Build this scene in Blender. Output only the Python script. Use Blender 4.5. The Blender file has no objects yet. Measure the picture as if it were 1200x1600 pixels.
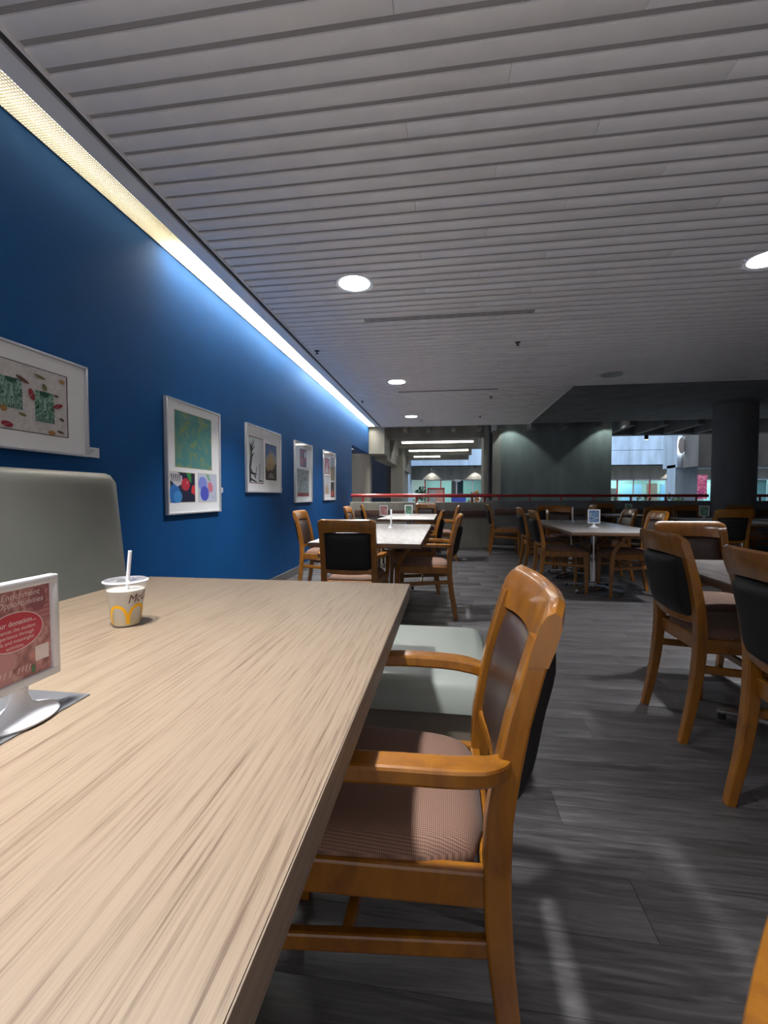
import bpy, bmesh, math, random
from mathutils import Vector, Matrix
random.seed(7)
S = bpy.context.scene
C = S.collection
PI = math.pi

# ------------------------------------------------------------------ camera
cam_d = bpy.data.cameras.new('camera')
cam = bpy.data.objects.new('camera', cam_d); C.objects.link(cam)
cam_d.sensor_fit = 'VERTICAL'; cam_d.sensor_height = 36.0
cam_d.lens = 36.0 * 691.5 / 1600.0
cam_d.clip_start = 0.02; cam_d.clip_end = 200
cam.location = (0, 0, 1.06)
cam.rotation_euler = (math.radians(90 - 2.15), 0, math.radians(8.12))
S.camera = cam

# ------------------------------------------------------------------ world, light, exposure
W = bpy.data.worlds.new('world'); S.world = W
W.use_nodes = True
W.node_tree.nodes['Background'].inputs[0].default_value = (0.67, 0.645, 0.66, 1)
W.node_tree.nodes['Background'].inputs[1].default_value = 0.56
S.view_settings.view_transform = 'Standard'
S.view_settings.look = 'None'
S.view_settings.gamma = 1.0
S.view_settings.use_curve_mapping = False
S.view_settings.exposure = 0.92

def area(name, loc, rot, sx, sy, power, col, spread=PI, shape='RECTANGLE'):
    d = bpy.data.lights.new(name, 'AREA'); d.shape = shape; d.size = sx
    if shape in ('RECTANGLE', 'ELLIPSE'): d.size_y = sy
    d.energy = power; d.color = col; d.spread = spread
    o = bpy.data.objects.new(name, d); C.objects.link(o)
    o.location = loc; o.rotation_euler = rot
    return o
# skylight over the atrium beyond the railing
area('atrium_skylight', (5.5, 21.0, 8.5), (0, 0, 0), 22, 8, 1200, (0.72, 0.86, 1.0))

# ------------------------------------------------------------------ materials
def new_mat(name):
    m = bpy.data.materials.new(name); m.use_nodes = True
    return m, m.node_tree, m.node_tree.nodes['Principled BSDF']
def rgb(r, g, b):
    f = lambda c: (c / 255 / 12.92) if c / 255 <= 0.04045 else ((c / 255 + 0.055) / 1.055) ** 2.4
    return (f(r), f(g), f(b), 1)
def plain(name, col, rough=0.5, metal=0.0, coat=0.0, spec=0.5, noise=0.0, nscale=30, bump=0.0):
    m, t, b = new_mat(name)
    b.inputs['Base Color'].default_value = col
    b.inputs['Roughness'].default_value = rough
    b.inputs['Metallic'].default_value = metal
    b.inputs['Coat Weight'].default_value = coat
    b.inputs['Coat Roughness'].default_value = 0.12
    b.inputs['Specular IOR Level'].default_value = spec
    if noise or bump:
        tc = t.nodes.new('ShaderNodeTexCoord'); n = t.nodes.new('ShaderNodeTexNoise')
        n.inputs['Scale'].default_value = nscale; n.inputs['Detail'].default_value = 4
        t.links.new(tc.outputs['Object'], n.inputs['Vector'])
        if noise:
            r = t.nodes.new('ShaderNodeValToRGB')
            r.color_ramp.elements[0].position = 0.3; r.color_ramp.elements[1].position = 0.7
            r.color_ramp.elements[0].color = tuple(c * (1 - noise) for c in col[:3]) + (1,)
            r.color_ramp.elements[1].color = tuple(min(1, c * (1 + noise)) for c in col[:3]) + (1,)
            t.links.new(n.outputs['Fac'], r.inputs['Fac']); t.links.new(r.outputs['Color'], b.inputs['Base Color'])
        if bump:
            bp = t.nodes.new('ShaderNodeBump'); bp.inputs['Strength'].default_value = bump; bp.inputs['Distance'].default_value = 0.002
            t.links.new(n.outputs['Fac'], bp.inputs['Height']); t.links.new(bp.outputs['Normal'], b.inputs['Normal'])
    return m
def grain(name, stops, scale, rough=0.45, detail=8, coat=0.0, bump=0.0, rnd=0.0, dist=0.6, fine=0.0, coord='Object', spec=0.5):
    """wood-like: noise stretched by scale (x,y,z); stops = [(pos, colour)]; rnd = value variation between objects"""
    m, t, b = new_mat(name)
    N = t.nodes.new
    tc = N('ShaderNodeTexCoord'); mp = N('ShaderNodeMapping'); mp.inputs['Scale'].default_value = scale
    oi = N('ShaderNodeObjectInfo'); ad = N('ShaderNodeVectorMath'); ad.operation = 'ADD'
    mu = N('ShaderNodeVectorMath'); mu.operation = 'SCALE'; mu.inputs['Scale'].default_value = 37.0
    cx = N('ShaderNodeCombineXYZ')
    for k in range(3): t.links.new(oi.outputs['Random'], cx.inputs[k])
    t.links.new(cx.outputs[0], mu.inputs[0])
    t.links.new(tc.outputs[coord], mp.inputs['Vector'])
    t.links.new(mp.outputs[0], ad.inputs[0]); t.links.new(mu.outputs[0], ad.inputs[1])
    n = N('ShaderNodeTexNoise'); n.inputs['Scale'].default_value = 1; n.inputs['Detail'].default_value = detail
    n.inputs['Roughness'].default_value = 0.62; n.inputs['Distortion'].default_value = dist
    t.links.new(ad.outputs[0], n.inputs['Vector'])
    r = N('ShaderNodeValToRGB'); e = r.color_ramp.elements
    e[0].position, e[0].color = stops[0]; e[1].position, e[1].color = stops[-1]
    for p, c in stops[1:-1]:
        q = e.new(p); q.color = c
    t.links.new(n.outputs['Fac'], r.inputs['Fac'])
    out = r.outputs['Color']
    if rnd:
        hs = N('ShaderNodeHueSaturation'); mr = N('ShaderNodeMapRange')
        mr.inputs['To Min'].default_value = 1 - rnd; mr.inputs['To Max'].default_value = 1 + rnd
        t.links.new(oi.outputs['Random'], mr.inputs['Value']); t.links.new(mr.outputs[0], hs.inputs['Value'])
        t.links.new(out, hs.inputs['Color']); out = hs.outputs['Color']
    t.links.new(out, b.inputs['Base Color'])
    b.inputs['Roughness'].default_value = rough; b.inputs['Coat Weight'].default_value = coat
    b.inputs['Coat Roughness'].default_value = 0.1; b.inputs['Specular IOR Level'].default_value = spec
    if bump:
        bp = N('ShaderNodeBump'); bp.inputs['Strength'].default_value = bump; bp.inputs['Distance'].default_value = 0.002
        t.links.new(n.outputs['Fac'], bp.inputs['Height']); t.links.new(bp.outputs['Normal'], b.inputs['Normal'])
    return m
def emit(name, col, strength):
    m, t, b = new_mat(name)
    b.inputs['Base Color'].default_value = col
    b.inputs['Emission Color'].default_value = col
    b.inputs['Emission Strength'].default_value = strength
    return m
def clear(name, tint=(1, 1, 1, 1), gloss=0.07, rough=0.02, milk=0.0):
    """thin clear sheet: mostly see-through, a little mirror"""
    m = bpy.data.materials.new(name); m.use_nodes = True; t = m.node_tree; t.nodes.clear()
    N = t.nodes.new
    o = N('ShaderNodeOutputMaterial'); tr = N('ShaderNodeBsdfTransparent'); tr.inputs[0].default_value = tint
    gl = N('ShaderNodeBsdfGlossy'); gl.inputs['Roughness'].default_value = rough
    lw = N('ShaderNodeLayerWeight'); lw.inputs['Blend'].default_value = 0.5
    pw = N('ShaderNodeMath'); pw.operation = 'POWER'; pw.inputs[1].default_value = 4.0
    fr = N('ShaderNodeMath'); fr.operation = 'MULTIPLY_ADD'; fr.inputs[1].default_value = 0.35; fr.inputs[2].default_value = 0.04
    t.links.new(lw.outputs['Facing'], pw.inputs[0]); t.links.new(pw.outputs[0], fr.inputs[0])
    mx = N('ShaderNodeMixShader'); t.links.new(fr.outputs[0], mx.inputs[0])
    first = tr.outputs[0]
    if milk:
        df = N('ShaderNodeBsdfTranslucent'); df.inputs[0].default_value = (0.95, 0.95, 0.97, 1)
        d2 = N('ShaderNodeBsdfDiffuse'); d2.inputs[0].default_value = (0.9, 0.9, 0.93, 1)
        m1 = N('ShaderNodeMixShader'); m1.inputs[0].default_value = 0.5
        t.links.new(df.outputs[0], m1.inputs[1]); t.links.new(d2.outputs[0], m1.inputs[2])
        m2 = N('ShaderNodeMixShader'); m2.inputs[0].default_value = milk
        t.links.new(tr.outputs[0], m2.inputs[1]); t.links.new(m1.outputs[0], m2.inputs[2]); first = m2.outputs[0]
    t.links.new(first, mx.inputs[1]); t.links.new(gl.outputs[0], mx.inputs[2])
    t.links.new(mx.outputs[0], o.inputs[0])
    return m

M = {}
M['blue'] = plain('blue_paint', (0.0028, 0.070, 0.230, 1), 0.62, noise=0.05, nscale=3, spec=0.2)
M['slat'] = plain('ceiling_slat_grey', (0.86, 0.835, 0.84, 1), 0.5, noise=0.03, nscale=8)
M['slat_back'] = plain('ceiling_backing', (0.40, 0.385, 0.39, 1), 0.8)
M['trim_grey'] = plain('trim_grey', (0.84, 0.83, 0.86, 1), 0.5)
M['dark_gap'] = plain('dark_groove', (0.05, 0.05, 0.052, 1), 0.8)
M['base'] = plain('baseboard_taupe', (0.16, 0.155, 0.15, 1), 0.5)
def concrete(name, col, sc=1.0):
    m, t, b = new_mat(name); N = t.nodes.new
    tc = N('ShaderNodeTexCoord')
    n1 = N('ShaderNodeTexNoise'); n1.inputs['Scale'].default_value = 1.6 * sc; n1.inputs['Detail'].default_value = 8
    n2 = N('ShaderNodeTexNoise'); n2.inputs['Scale'].default_value = 30 * sc; n2.inputs['Detail'].default_value = 3
    mp = N('ShaderNodeMapping'); mp.inputs['Scale'].default_value = (2.0, 2.0, 0.5)
    t.links.new(tc.outputs['Object'], mp.inputs[0]); t.links.new(mp.outputs[0], n1.inputs['Vector']); t.links.new(tc.outputs['Object'], n2.inputs['Vector'])
    ad = N('ShaderNodeMath'); ad.operation = 'MULTIPLY_ADD'; ad.inputs[1].default_value = 0.35
    t.links.new(n2.outputs['Fac'], ad.inputs[0]); t.links.new(n1.outputs['Fac'], ad.inputs[2])
    r = N('ShaderNodeValToRGB'); r.color_ramp.elements[0].position = 0.42; r.color_ramp.elements[1].position = 0.92
    r.color_ramp.elements[0].color = tuple(c * 0.72 for c in col[:3]) + (1,); r.color_ramp.elements[1].color = tuple(c * 1.2 for c in col[:3]) + (1,)
    t.links.new(ad.outputs[0], r.inputs[0]); t.links.new(r.outputs[0], b.inputs['Base Color'])
    b.inputs['Roughness'].default_value = 0.85
    bp = N('ShaderNodeBump'); bp.inputs['Strength'].default_value = 0.25; bp.inputs['Distance'].default_value = 0.004
    t.links.new(n2.outputs['Fac'], bp.inputs['Height']); t.links.new(bp.outputs[0], b.inputs['Normal'])
    return m
M['conc'] = concrete('concrete', (0.27, 0.26, 0.23, 1))
M['conc_green'] = concrete('concrete_greenish', (0.17, 0.20, 0.195, 1))
M['conc_skylit'] = concrete('concrete_skylit', (0.38, 0.49, 0.62, 1))  # the blue of the atrium light is mixed into this concrete's colour
M['conc_dark'] = concrete('concrete_dark', (0.17, 0.175, 0.18, 1))
M['plank'] = grain('vinyl_plank_grey', [(0.28, (0.032, 0.030, 0.030, 1)), (0.46, (0.062, 0.058, 0.059, 1)), (0.58, (0.084, 0.079, 0.081, 1)), (0.75, (0.14, 0.134, 0.138, 1))],
                   (3.5, 46, 5), rough=0.42, bump=0.3, rnd=0.06, dist=1.4)
def oak():
    m, t, b = new_mat('oak_laminate'); N = t.nodes.new
    tc = N('ShaderNodeTexCoord')
    def ns(scale, detail, dist, rough=0.6):
        mp = N('ShaderNodeMapping'); mp.inputs['Scale'].default_value = scale
        n = N('ShaderNodeTexNoise'); n.inputs['Scale'].default_value = 1; n.inputs['Detail'].default_value = detail
        n.inputs['Distortion'].default_value = dist; n.inputs['Roughness'].default_value = rough
        t.links.new(tc.outputs['Object'], mp.inputs[0]); t.links.new(mp.outputs[0], n.inputs['Vector']); return n.outputs['Fac']
    broad = ns((9, 0.55, 5), 3, 0.6)
    wv = N('ShaderNodeMath'); wv.operation = 'MULTIPLY'; wv.inputs[1].default_value = 70.0
    t.links.new(broad, wv.inputs[0])
    sn = N('ShaderNodeMath'); sn.operation = 'SINE'; t.links.new(wv.outputs[0], sn.inputs[0])      # growth rings
    pores = ns((420, 11, 10), 3, 0.2); mid = ns((190, 3.2, 5), 5, 0.3)
    a1 = N('ShaderNodeMath'); a1.operation = 'MULTIPLY_ADD'; a1.inputs[1].default_value = 0.028; t.links.new(sn.outputs[0], a1.inputs[0]); t.links.new(mid, a1.inputs[2])
    a2 = N('ShaderNodeMath'); a2.operation = 'MULTIPLY_ADD'; a2.inputs[1].default_value = 0.75; t.links.new(pores, a2.inputs[0]); t.links.new(a1.outputs[0], a2.inputs[2])
    r = N('ShaderNodeValToRGB'); e = r.color_ramp.elements
    e[0].position, e[0].color = 0.62, (0.105, 0.066, 0.040, 1); e[1].position, e[1].color = 1.0, (0.238, 0.176, 0.120, 1)
    q = e.new(0.74); q.color = (0.170, 0.119, 0.078, 1)
    q = e.new(0.84); q.color = (0.212, 0.154, 0.104, 1)
    t.links.new(a2.outputs[0], r.inputs[0]); t.links.new(r.outputs[0], b.inputs['Base Color'])
    b.inputs['Roughness'].default_value = 0.42
    return m
M['oak'] = oak()
M['oak_edge'] = grain('oak_edge_band', [(0.3, (0.17, 0.125, 0.09, 1)), (0.7, (0.27, 0.205, 0.15, 1))], (60, 3, 100), rough=0.5)
M['wood'] = grain('honey_varnished_wood', [(0.25, (0.135, 0.043, 0.003, 1)), (0.5, (0.24, 0.086, 0.0042, 1)), (0.78, (0.325, 0.126, 0.0065, 1))],
                  (14, 14, 5), rough=0.38, coat=0.55, dist=1.2, rnd=0.08)
M['leather'] = plain('brown_vinyl', (0.040, 0.022, 0.017, 1), 0.36, noise=0.1, nscale=40, bump=0.1)
M['black_vinyl'] = plain('black_vinyl', (0.010, 0.0092, 0.009, 1), 0.6, spec=0.3)
def weave(name, c1, c2):
    m, t, b = new_mat(name); N = t.nodes.new
    tc = N('ShaderNodeTexCoord')
    ch = N('ShaderNodeTexChecker'); ch.inputs['Scale'].default_value = 400
    mp = N('ShaderNodeMapping'); mp.inputs['Rotation'].default_value = (0, 0, 0.78); mp.inputs['Scale'].default_value = (1, 1, 0.001)
    n = N('ShaderNodeTexNoise'); n.inputs['Scale'].default_value = 12
    ch.inputs['Color1'].default_value = c1; ch.inputs['Color2'].default_value = c2
    t.links.new(tc.outputs['Object'], mp.inputs[0]); t.links.new(mp.outputs[0], ch.inputs['Vector']); t.links.new(tc.outputs['Object'], n.inputs['Vector'])
    t.links.new(ch.outputs['Color'], b.inputs['Base Color'])
    bp = N('ShaderNodeBump'); bp.inputs['Strength'].default_value = 0.6; bp.inputs['Distance'].default_value = 0.001
    t.links.new(ch.outputs['Fac'], bp.inputs['Height']); t.links.new(bp.outputs[0], b.inputs['Normal'])
    b.inputs['Roughness'].default_value = 0.85; b.inputs['Sheen Weight'].default_value = 0.08
    return m
M['fabric'] = weave('mauve_basket_weave', (0.25, 0.135, 0.090, 1), (0.115, 0.060, 0.041, 1))
M['stone'] = grain('grey_table_laminate', [(0.3, (0.17, 0.155, 0.145, 1)), (0.5, (0.31, 0.29, 0.275, 1)), (0.72, (0.50, 0.48, 0.46, 1))], (24, 9, 10), rough=0.32, dist=0.8)
M['edge'] = plain('walnut_edge_band', (0.15, 0.085, 0.05, 1), 0.45)
M['chrome'] = plain('chrome', (0.8, 0.8, 0.82, 1), 0.12, metal=1.0)
M['black'] = plain('black_metal', (0.015, 0.015, 0.016, 1), 0.45)
M['sage'] = plain('sage_grey_vinyl', (0.225, 0.225, 0.198, 1), 0.38, noise=0.05, nscale=5, bump=0.03)
M['mint'] = plain('pale_grey_green_vinyl', (0.37, 0.40, 0.36, 1), 0.33, noise=0.03, nscale=5)
M['plinth'] = plain('taupe_plinth', (0.17, 0.14, 0.105, 1), 0.55)
M['white'] = plain('white_plastic', (0.68, 0.69, 0.72, 1), 0.25)
M['paper'] = plain('white_mat_board', (0.84, 0.84, 0.85, 1), 0.8)
M['alu'] = plain('brushed_silver_frame', (0.55, 0.56, 0.60, 1), 0.35, metal=0.6)
M['red'] = plain('red_rail_paint', (0.42, 0.018, 0.020, 1), 0.3, coat=0.4)
M['board'] = grain('wall_board_brown', [(0.3, (0.075, 0.04, 0.03, 1)), (0.7, (0.13, 0.07, 0.05, 1))], (3, 3, 40), rough=0.5)
M['mat_grey'] = plain('brushed_steel_mat', (0.21, 0.21, 0.22, 1), 0.33, metal=0.5, noise=0.15, nscale=14)
M['lens'] = emit('downlight_lens', (0.93, 0.97, 1.0, 1), 9.0)
M['lens_off'] = plain('downlight_lens_off', (0.42, 0.42, 0.43, 1), 0.3)
M['tube_on'] = emit('trough_lamp_on', (1.0, 0.985, 0.93, 1), 32.0)
M['tube_dim'] = emit('trough_lamp_dim', (1.0, 0.94, 0.79, 1), 4.4)
M['louvre'] = plain('louvre_cream', (0.42, 0.39, 0.31, 1), 0.5)
M['glaze'] = clear('picture_glazing')
M['pane'] = clear('shop_glass', (0.80, 0.95, 0.95, 1))
M['tealwall'] = plain('mint_shop_wall', (0.42, 0.56, 0.54, 1), 0.6)
M['navy'] = plain('dark_doorway', (0.012, 0.016, 0.025, 1), 0.6)
def flat(name, r, g, b_, rough=0.7):
    if name not in M: M[name] = plain(name, rgb(r, g, b_), rough)
    return M[name]

# ------------------------------------------------------------------ mesh helpers
class MB:
    def __init__(s): s.v = []; s.f = []; s.mi = []
    def add(s, vs, fs, mi=0):
        o = len(s.v); s.v += [tuple(v) for v in vs]; s.f += [tuple(i + o for i in f) for f in fs]; s.mi += [mi] * len(fs); return s
    def box(s, x0, x1, y0, y1, z0, z1, mi=0):
        return s.add([(x0,y0,z0),(x1,y0,z0),(x1,y1,z0),(x0,y1,z0),(x0,y0,z1),(x1,y0,z1),(x1,y1,z1),(x0,y1,z1)],
                     [(0,3,2,1),(4,5,6,7),(0,1,5,4),(1,2,6,5),(2,3,7,6),(3,0,4,7)], mi)
    def cbox(s, x0, x1, y0, y1, z0, z1, c=0.004, mi=0):
        """box with chamfered edges"""
        b = bmesh.new(); bmesh.ops.create_cube(b, size=1)
        for v in b.verts:
            v.co = Vector(((x0+x1)/2 + v.co.x*(x1-x0), (y0+y1)/2 + v.co.y*(y1-y0), (z0+z1)/2 + v.co.z*(z1-z0)))
        bmesh.ops.bevel(b, geom=b.edges[:], offset=c, segments=2, affect='EDGES', profile=0.5)
        b.verts.index_update(); s.add([v.co[:] for v in b.verts], [[v.index for v in f.verts] for f in b.faces], mi); b.free(); return s
    def sweep(s, pts, sec, side=(1,0,0), r=0.25, mi=0, n=3):
        """rounded-rectangle section along a path. sec = [(w,h)] per point, w measured along 'side'"""
        pts = [Vector(p) for p in pts]; side = Vector(side).normalized(); rings = []
        for i, p in enumerate(pts):
            t = (pts[min(i+1, len(pts)-1)] - pts[max(i-1, 0)]).normalized()
            sd = (side - t * side.dot(t)).normalized(); up = t.cross(sd)
            w, h = sec[i] if isinstance(sec, list) else sec
            rr = r * min(w, h); ring = []
            for k, (sx, sy) in enumerate(((1,1),(-1,1),(-1,-1),(1,-1))):
                for j in range(n):
                    a = PI/2*k + PI/2*j/(n-1)
                    ring.append(p + sd*(sx*(w/2-rr) + rr*math.cos(a)) + up*(sy*(h/2-rr) + rr*math.sin(a)))
            rings.append(ring)
        m = 4*n; fs = []
        for i in range(len(rings)-1):
            for k in range(m): fs.append((i*m+k, i*m+(k+1)%m, (i+1)*m+(k+1)%m, (i+1)*m+k))
        fs.append(tuple(reversed(range(m)))); fs.append(tuple((len(rings)-1)*m+k for k in range(m)))
        return s.add([v for g in rings for v in g], fs, mi)
    def tube(s, pts, rad, n=12, mi=0):
        return s.sweep2(pts, rad, n, mi)
    def sweep2(s, pts, rad, n=12, mi=0):
        pts = [Vector(p) for p in pts]; rings = []
        for i, p in enumerate(pts):
            t = (pts[min(i+1, len(pts)-1)] - pts[max(i-1, 0)]).normalized()
            a = Vector((0,0,1)) if abs(t.z) < 0.9 else Vector((1,0,0))
            u = t.cross(a).normalized(); v = t.cross(u)
            q = rad[i] if isinstance(rad, (list, tuple)) else rad
            rings.append([p + u*q*math.cos(2*PI*k/n) + v*q*math.sin(2*PI*k/n) for k in range(n)])
        fs = [(i*n+k, (i+1)*n+k, (i+1)*n+(k+1)%n, i*n+(k+1)%n) for i in range(len(rings)-1) for k in range(n)]
        fs.append(tuple(range(n))); fs.append(tuple(reversed([(len(rings)-1)*n+k for k in range(n)])))
        return s.add([v for g in rings for v in g], fs, mi)
    def lathe(s, prof, n=32, cx=0, cy=0, ex=1, ey=1, cap0=True, cap1=True, mi=0):
        vs = [(cx+ex*r*math.cos(2*PI*k/n), cy+ey*r*math.sin(2*PI*k/n), z) for r, z in prof for k in range(n)]
        fs = [(i*n+k, i*n+(k+1)%n, (i+1)*n+(k+1)%n, (i+1)*n+k) for i in range(len(prof)-1) for k in range(n)]
        if cap0: fs.append(tuple(reversed(range(n))))
        if cap1: fs.append(tuple((len(prof)-1)*n+k for k in range(n)))
        return s.add(vs, fs, mi)
    def prism(s, poly, y0, y1, mi=0):
        """polygon in x,z pushed along y"""
        n = len(poly)
        vs = [(x, y0, z) for x, z in poly] + [(x, y1, z) for x, z in poly]
        fs = [tuple(range(n)), tuple(reversed(range(n, 2*n)))] + [(k, n+k, n+(k+1)%n, (k+1)%n) for k in range(n)]
        return s.add(vs, fs, mi)
    def shape(s, poly, y, mi=0):
        """flat print: polygon in x,z at depth y, facing -y"""
        return s.add([(x, y, z) for x, z in poly], [tuple(range(len(poly)))], mi)
    def pillow(s, nx, nz, fn, mi=0):
        """closed pad; fn(u,v,side) with u,v in -1..1 and side +1 / -1"""
        vs = []; fs = []
        for sd in (1, -1):
            for j in range(nz+1):
                for i in range(nx+1): vs.append(fn(-1+2*i/nx, -1+2*j/nz, sd))
        m = (nx+1)*(nz+1); I = lambda i, j, k: k*m + j*(nx+1) + i
        for j in range(nz):
            for i in range(nx):
                fs.append((I(i,j,0), I(i+1,j,0), I(i+1,j+1,0), I(i,j+1,0)))
                fs.append((I(i,j,1), I(i,j+1,1), I(i+1,j+1,1), I(i+1,j,1)))
        for i in range(nx):
            fs.append((I(i+1,0,0), I(i,0,0), I(i,0,1), I(i+1,0,1))); fs.append((I(i,nz,0), I(i+1,nz,0), I(i+1,nz,1), I(i,nz,1)))
        for j in range(nz):
            fs.append((I(0,j,0), I(0,j+1,0), I(0,j+1,1), I(0,j,1))); fs.append((I(nx,j+1,0), I(nx,j,0), I(nx,j,1), I(nx,j+1,1)))
        return s.add(vs, fs, mi)
    def mesh(s, name, mats, ang=38):
        me = bpy.data.meshes.new(name); me.from_pydata(s.v, [], s.f)
        for m in (mats if isinstance(mats, (list, tuple)) else [mats]): me.materials.append(m)
        me.polygons.foreach_set('material_index', s.mi); me.update()
        b = bmesh.new(); b.from_mesh(me)
        if s.v and len(s.f) > 1 and not getattr(s, 'flat', False): bmesh.ops.recalc_face_normals(b, faces=b.faces)
        b.to_mesh(me); b.free()
        me.polygons.foreach_set('use_smooth', [ang > 0] * len(me.polygons))
        if ang: me.set_sharp_from_angle(angle=math.radians(ang))
        return me
    def obj(s, name, mats, parent=None, loc=None, ang=38, label=None):
        o = bpy.data.objects.new(name, s.mesh(name, mats, ang)); C.objects.link(o)
        if parent: o.parent = parent
        if loc: o.location = loc
        if label: o['label'] = label
        return o
def tag(o, label=None, cat=None, group=None, kind=None):
    if label: o['label'] = label
    if cat: o['category'] = cat
    if group: o['group'] = group
    if kind: o['kind'] = kind
    return o
def thing(name, label, cat, loc=(0,0,0), rz=0, group=None):
    o = bpy.data.objects.new(name, None); o.empty_display_size = 0.1; C.objects.link(o)
    o.location = loc; o.rotation_euler = (0, 0, rz)
    return tag(o, label, cat, group)
def copy_tree(o, parent=None):
    c = o.copy(); C.objects.link(c); c.parent = parent
    for ch in list(o.children): copy_tree(ch, c)
    return c
def struct(name, mb, mats, ang=38):
    return tag(mb.obj(name, mats, ang=ang), kind='structure')
def empty_struct(name, loc=(0,0,0)):
    o = bpy.data.objects.new(name, None); C.objects.link(o); o.location = loc
    return tag(o, kind='structure')
def cat_rom(pts, n=6):
    pts = [Vector(p) for p in pts]; out = []
    for i in range(len(pts)-1):
        p0, p1, p2, p3 = pts[max(i-1,0)], pts[i], pts[i+1], pts[min(i+2,len(pts)-1)]
        for k in range(n):
            t = k/n
            out.append(0.5*((2*p1)+(-p0+p2)*t+(2*p0-5*p1+4*p2-p3)*t*t+(-p0+3*p1-3*p2+p3)*t**3))
    return out + [pts[-1]]
def text_mesh(body, size, align='CENTER', shear=0.0, bold=0.0):
    cu = bpy.data.curves.new('lettering', 'FONT'); cu.body = body; cu.size = size; cu.align_x = align; cu.shear = shear; cu.offset = bold
    cu.resolution_u = 4
    o = bpy.data.objects.new('lettering', cu); C.objects.link(o)
    bpy.context.view_layer.update()
    me = bpy.data.meshes.new_from_object(o.evaluated_get(bpy.context.evaluated_depsgraph_get()))
    vs = [v.co.copy() for v in me.vertices]; fs = [tuple(p.vertices) for p in me.polygons]
    bpy.data.objects.remove(o); bpy.data.curves.remove(cu); bpy.data.meshes.remove(me)
    return vs, fs
def ellipse(cx, cz, rx, rz, n=24, rot=0.0):
    out = []
    for k in range(n):
        a = 2*PI*k/n; x, z = rx*math.cos(a), rz*math.sin(a)
        out.append((cx + x*math.cos(rot) - z*math.sin(rot), cz + x*math.sin(rot) + z*math.cos(rot)))
    return out
def rect(x0, x1, z0, z1): return [(x0,z0),(x1,z0),(x1,z1),(x0,z1)]

# ------------------------------------------------------------------ room shell
WX = -2.0; ZC = 2.81
struct('floor', MB().box(-6, 22, -1.0, 9.75, -0.12, -0.003), M['plank'], ang=0)
struct('shade_wall_right', MB().box(8.6, 8.8, -1, 9.7, 0, ZC+0.2), M['conc_dark'], ang=0)  # unseen wall, added to keep the right side of the room dark
struct('shade_wall_back', MB().box(2.4, 8.8, -1.2, -1.0, 0, ZC+0.2), M['conc_dark'], ang=0)  # unseen wall, added to block ambient light reaching the right side from behind
struct('floor_atrium', MB().box(-6, 22, 9.75, 32, -0.12, -0.004), plain('atrium_floor', (0.20, 0.20, 0.20, 1), 0.35), ang=0)
FL = bpy.data.objects['floor']
PW, PL = 0.182, 1.22
pm = MB().cbox(-PL/2+0.0005, PL/2-0.0005, -PW/2+0.0005, PW/2-0.0005, -0.0028, 0.0, c=0.0006).mesh('plank', M['plank'])
for r in range(48):
    off = (r * 0.43) % 1.0
    for c in range(6):
        o = bpy.data.objects.new('plank', pm); C.objects.link(o); o.parent = FL
        o.location = (-1.98 + PL/2 + (c - (1 - off)*0.75) * PL + 0.3, 0.36 + (r+0.5)*PW, 0)
# blue wall with a wide opening at its far end
struct('wall_left', MB().box(WX-0.15, WX, -1, 9.2, 0, ZC+0.3).box(WX-0.15, WX, 9.2, 11.25, 2.13, ZC+0.3), M['blue'], ang=0)
struct('baseboard_left', MB().box(WX, WX+0.012, -1, 9.2, 0, 0.10), M['base'], ang=0)
# ceiling: backing, slats, trims
ceil = struct('ceiling', MB().box(-1.66, 1.97, -0.7, 11.25, ZC+0.0125, ZC+0.1).box(1.97, 9, -0.7, 7.45, ZC+0.0125, ZC+0.1), M['slat_back'], ang=0)
SP, SWD = 0.1125, 0.081
def slat_mesh(L): return MB().cbox(0, L, -SWD/2, SWD/2, 0, 0.012, c=0.0015).mesh('slat', M['slat'])
slat_cache = {}
k = 0
y = 0.615 - 11*SP
while y < 11.2:
    xmax = 7.6 if y < 7.42 else 1.955
    cuts = [-1.655, -0.2 + ((k*7) % 5) * 0.45, xmax]
    if cuts[1] > xmax - 0.3: cuts[1] = 0.4
    for a, b in zip(cuts[:-1], cuts[1:]):
        L = round(b - a - 0.0015, 4)
        if L not in slat_cache: slat_cache[L] = slat_mesh(L)
        o = bpy.data.objects.new('slat', slat_cache[L]); C.objects.link(o); o.parent = ceil; o.location = (a, y, ZC)
    y += SP; k += 1
struct('trim_1', MB().box(-1.668, -1.655, -0.7, 11.25, ZC-0.008, ZC+0.03), M['slat'], ang=0)            # edge angle of the slats
struct('trim_2', MB().box(-1.715, -1.668, -0.7, 11.25, ZC+0.012, ZC+0.05), M['dark_gap'], ang=0)        # shadow groove
struct('trim_3', MB().box(-1.822, -1.715, -0.7, 11.25, ZC-0.004, ZC+0.16), M['trim_grey'], ang=0)       # flat band beside the trough
struct('trim_4', MB().box(1.957, 1.99, 7.45, 11.25, ZC-0.008, ZC+0.05), M['trim_grey'], ang=0)
struct('trim_5', MB().box(1.957, 9, 7.45, 7.475, ZC-0.008, ZC+0.05), M['trim_grey'], ang=0)
struct('trim_6', MB().box(-1.715, 1.99, 11.25, 11.285, ZC-0.01, ZC+0.2), M['trim_grey'], ang=0)
struct('ceiling_soffit', MB().box(1.99, 12, 7.475, 11.25, ZC+0.004, ZC+0.4), M['conc_dark'], ang=0)

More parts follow.
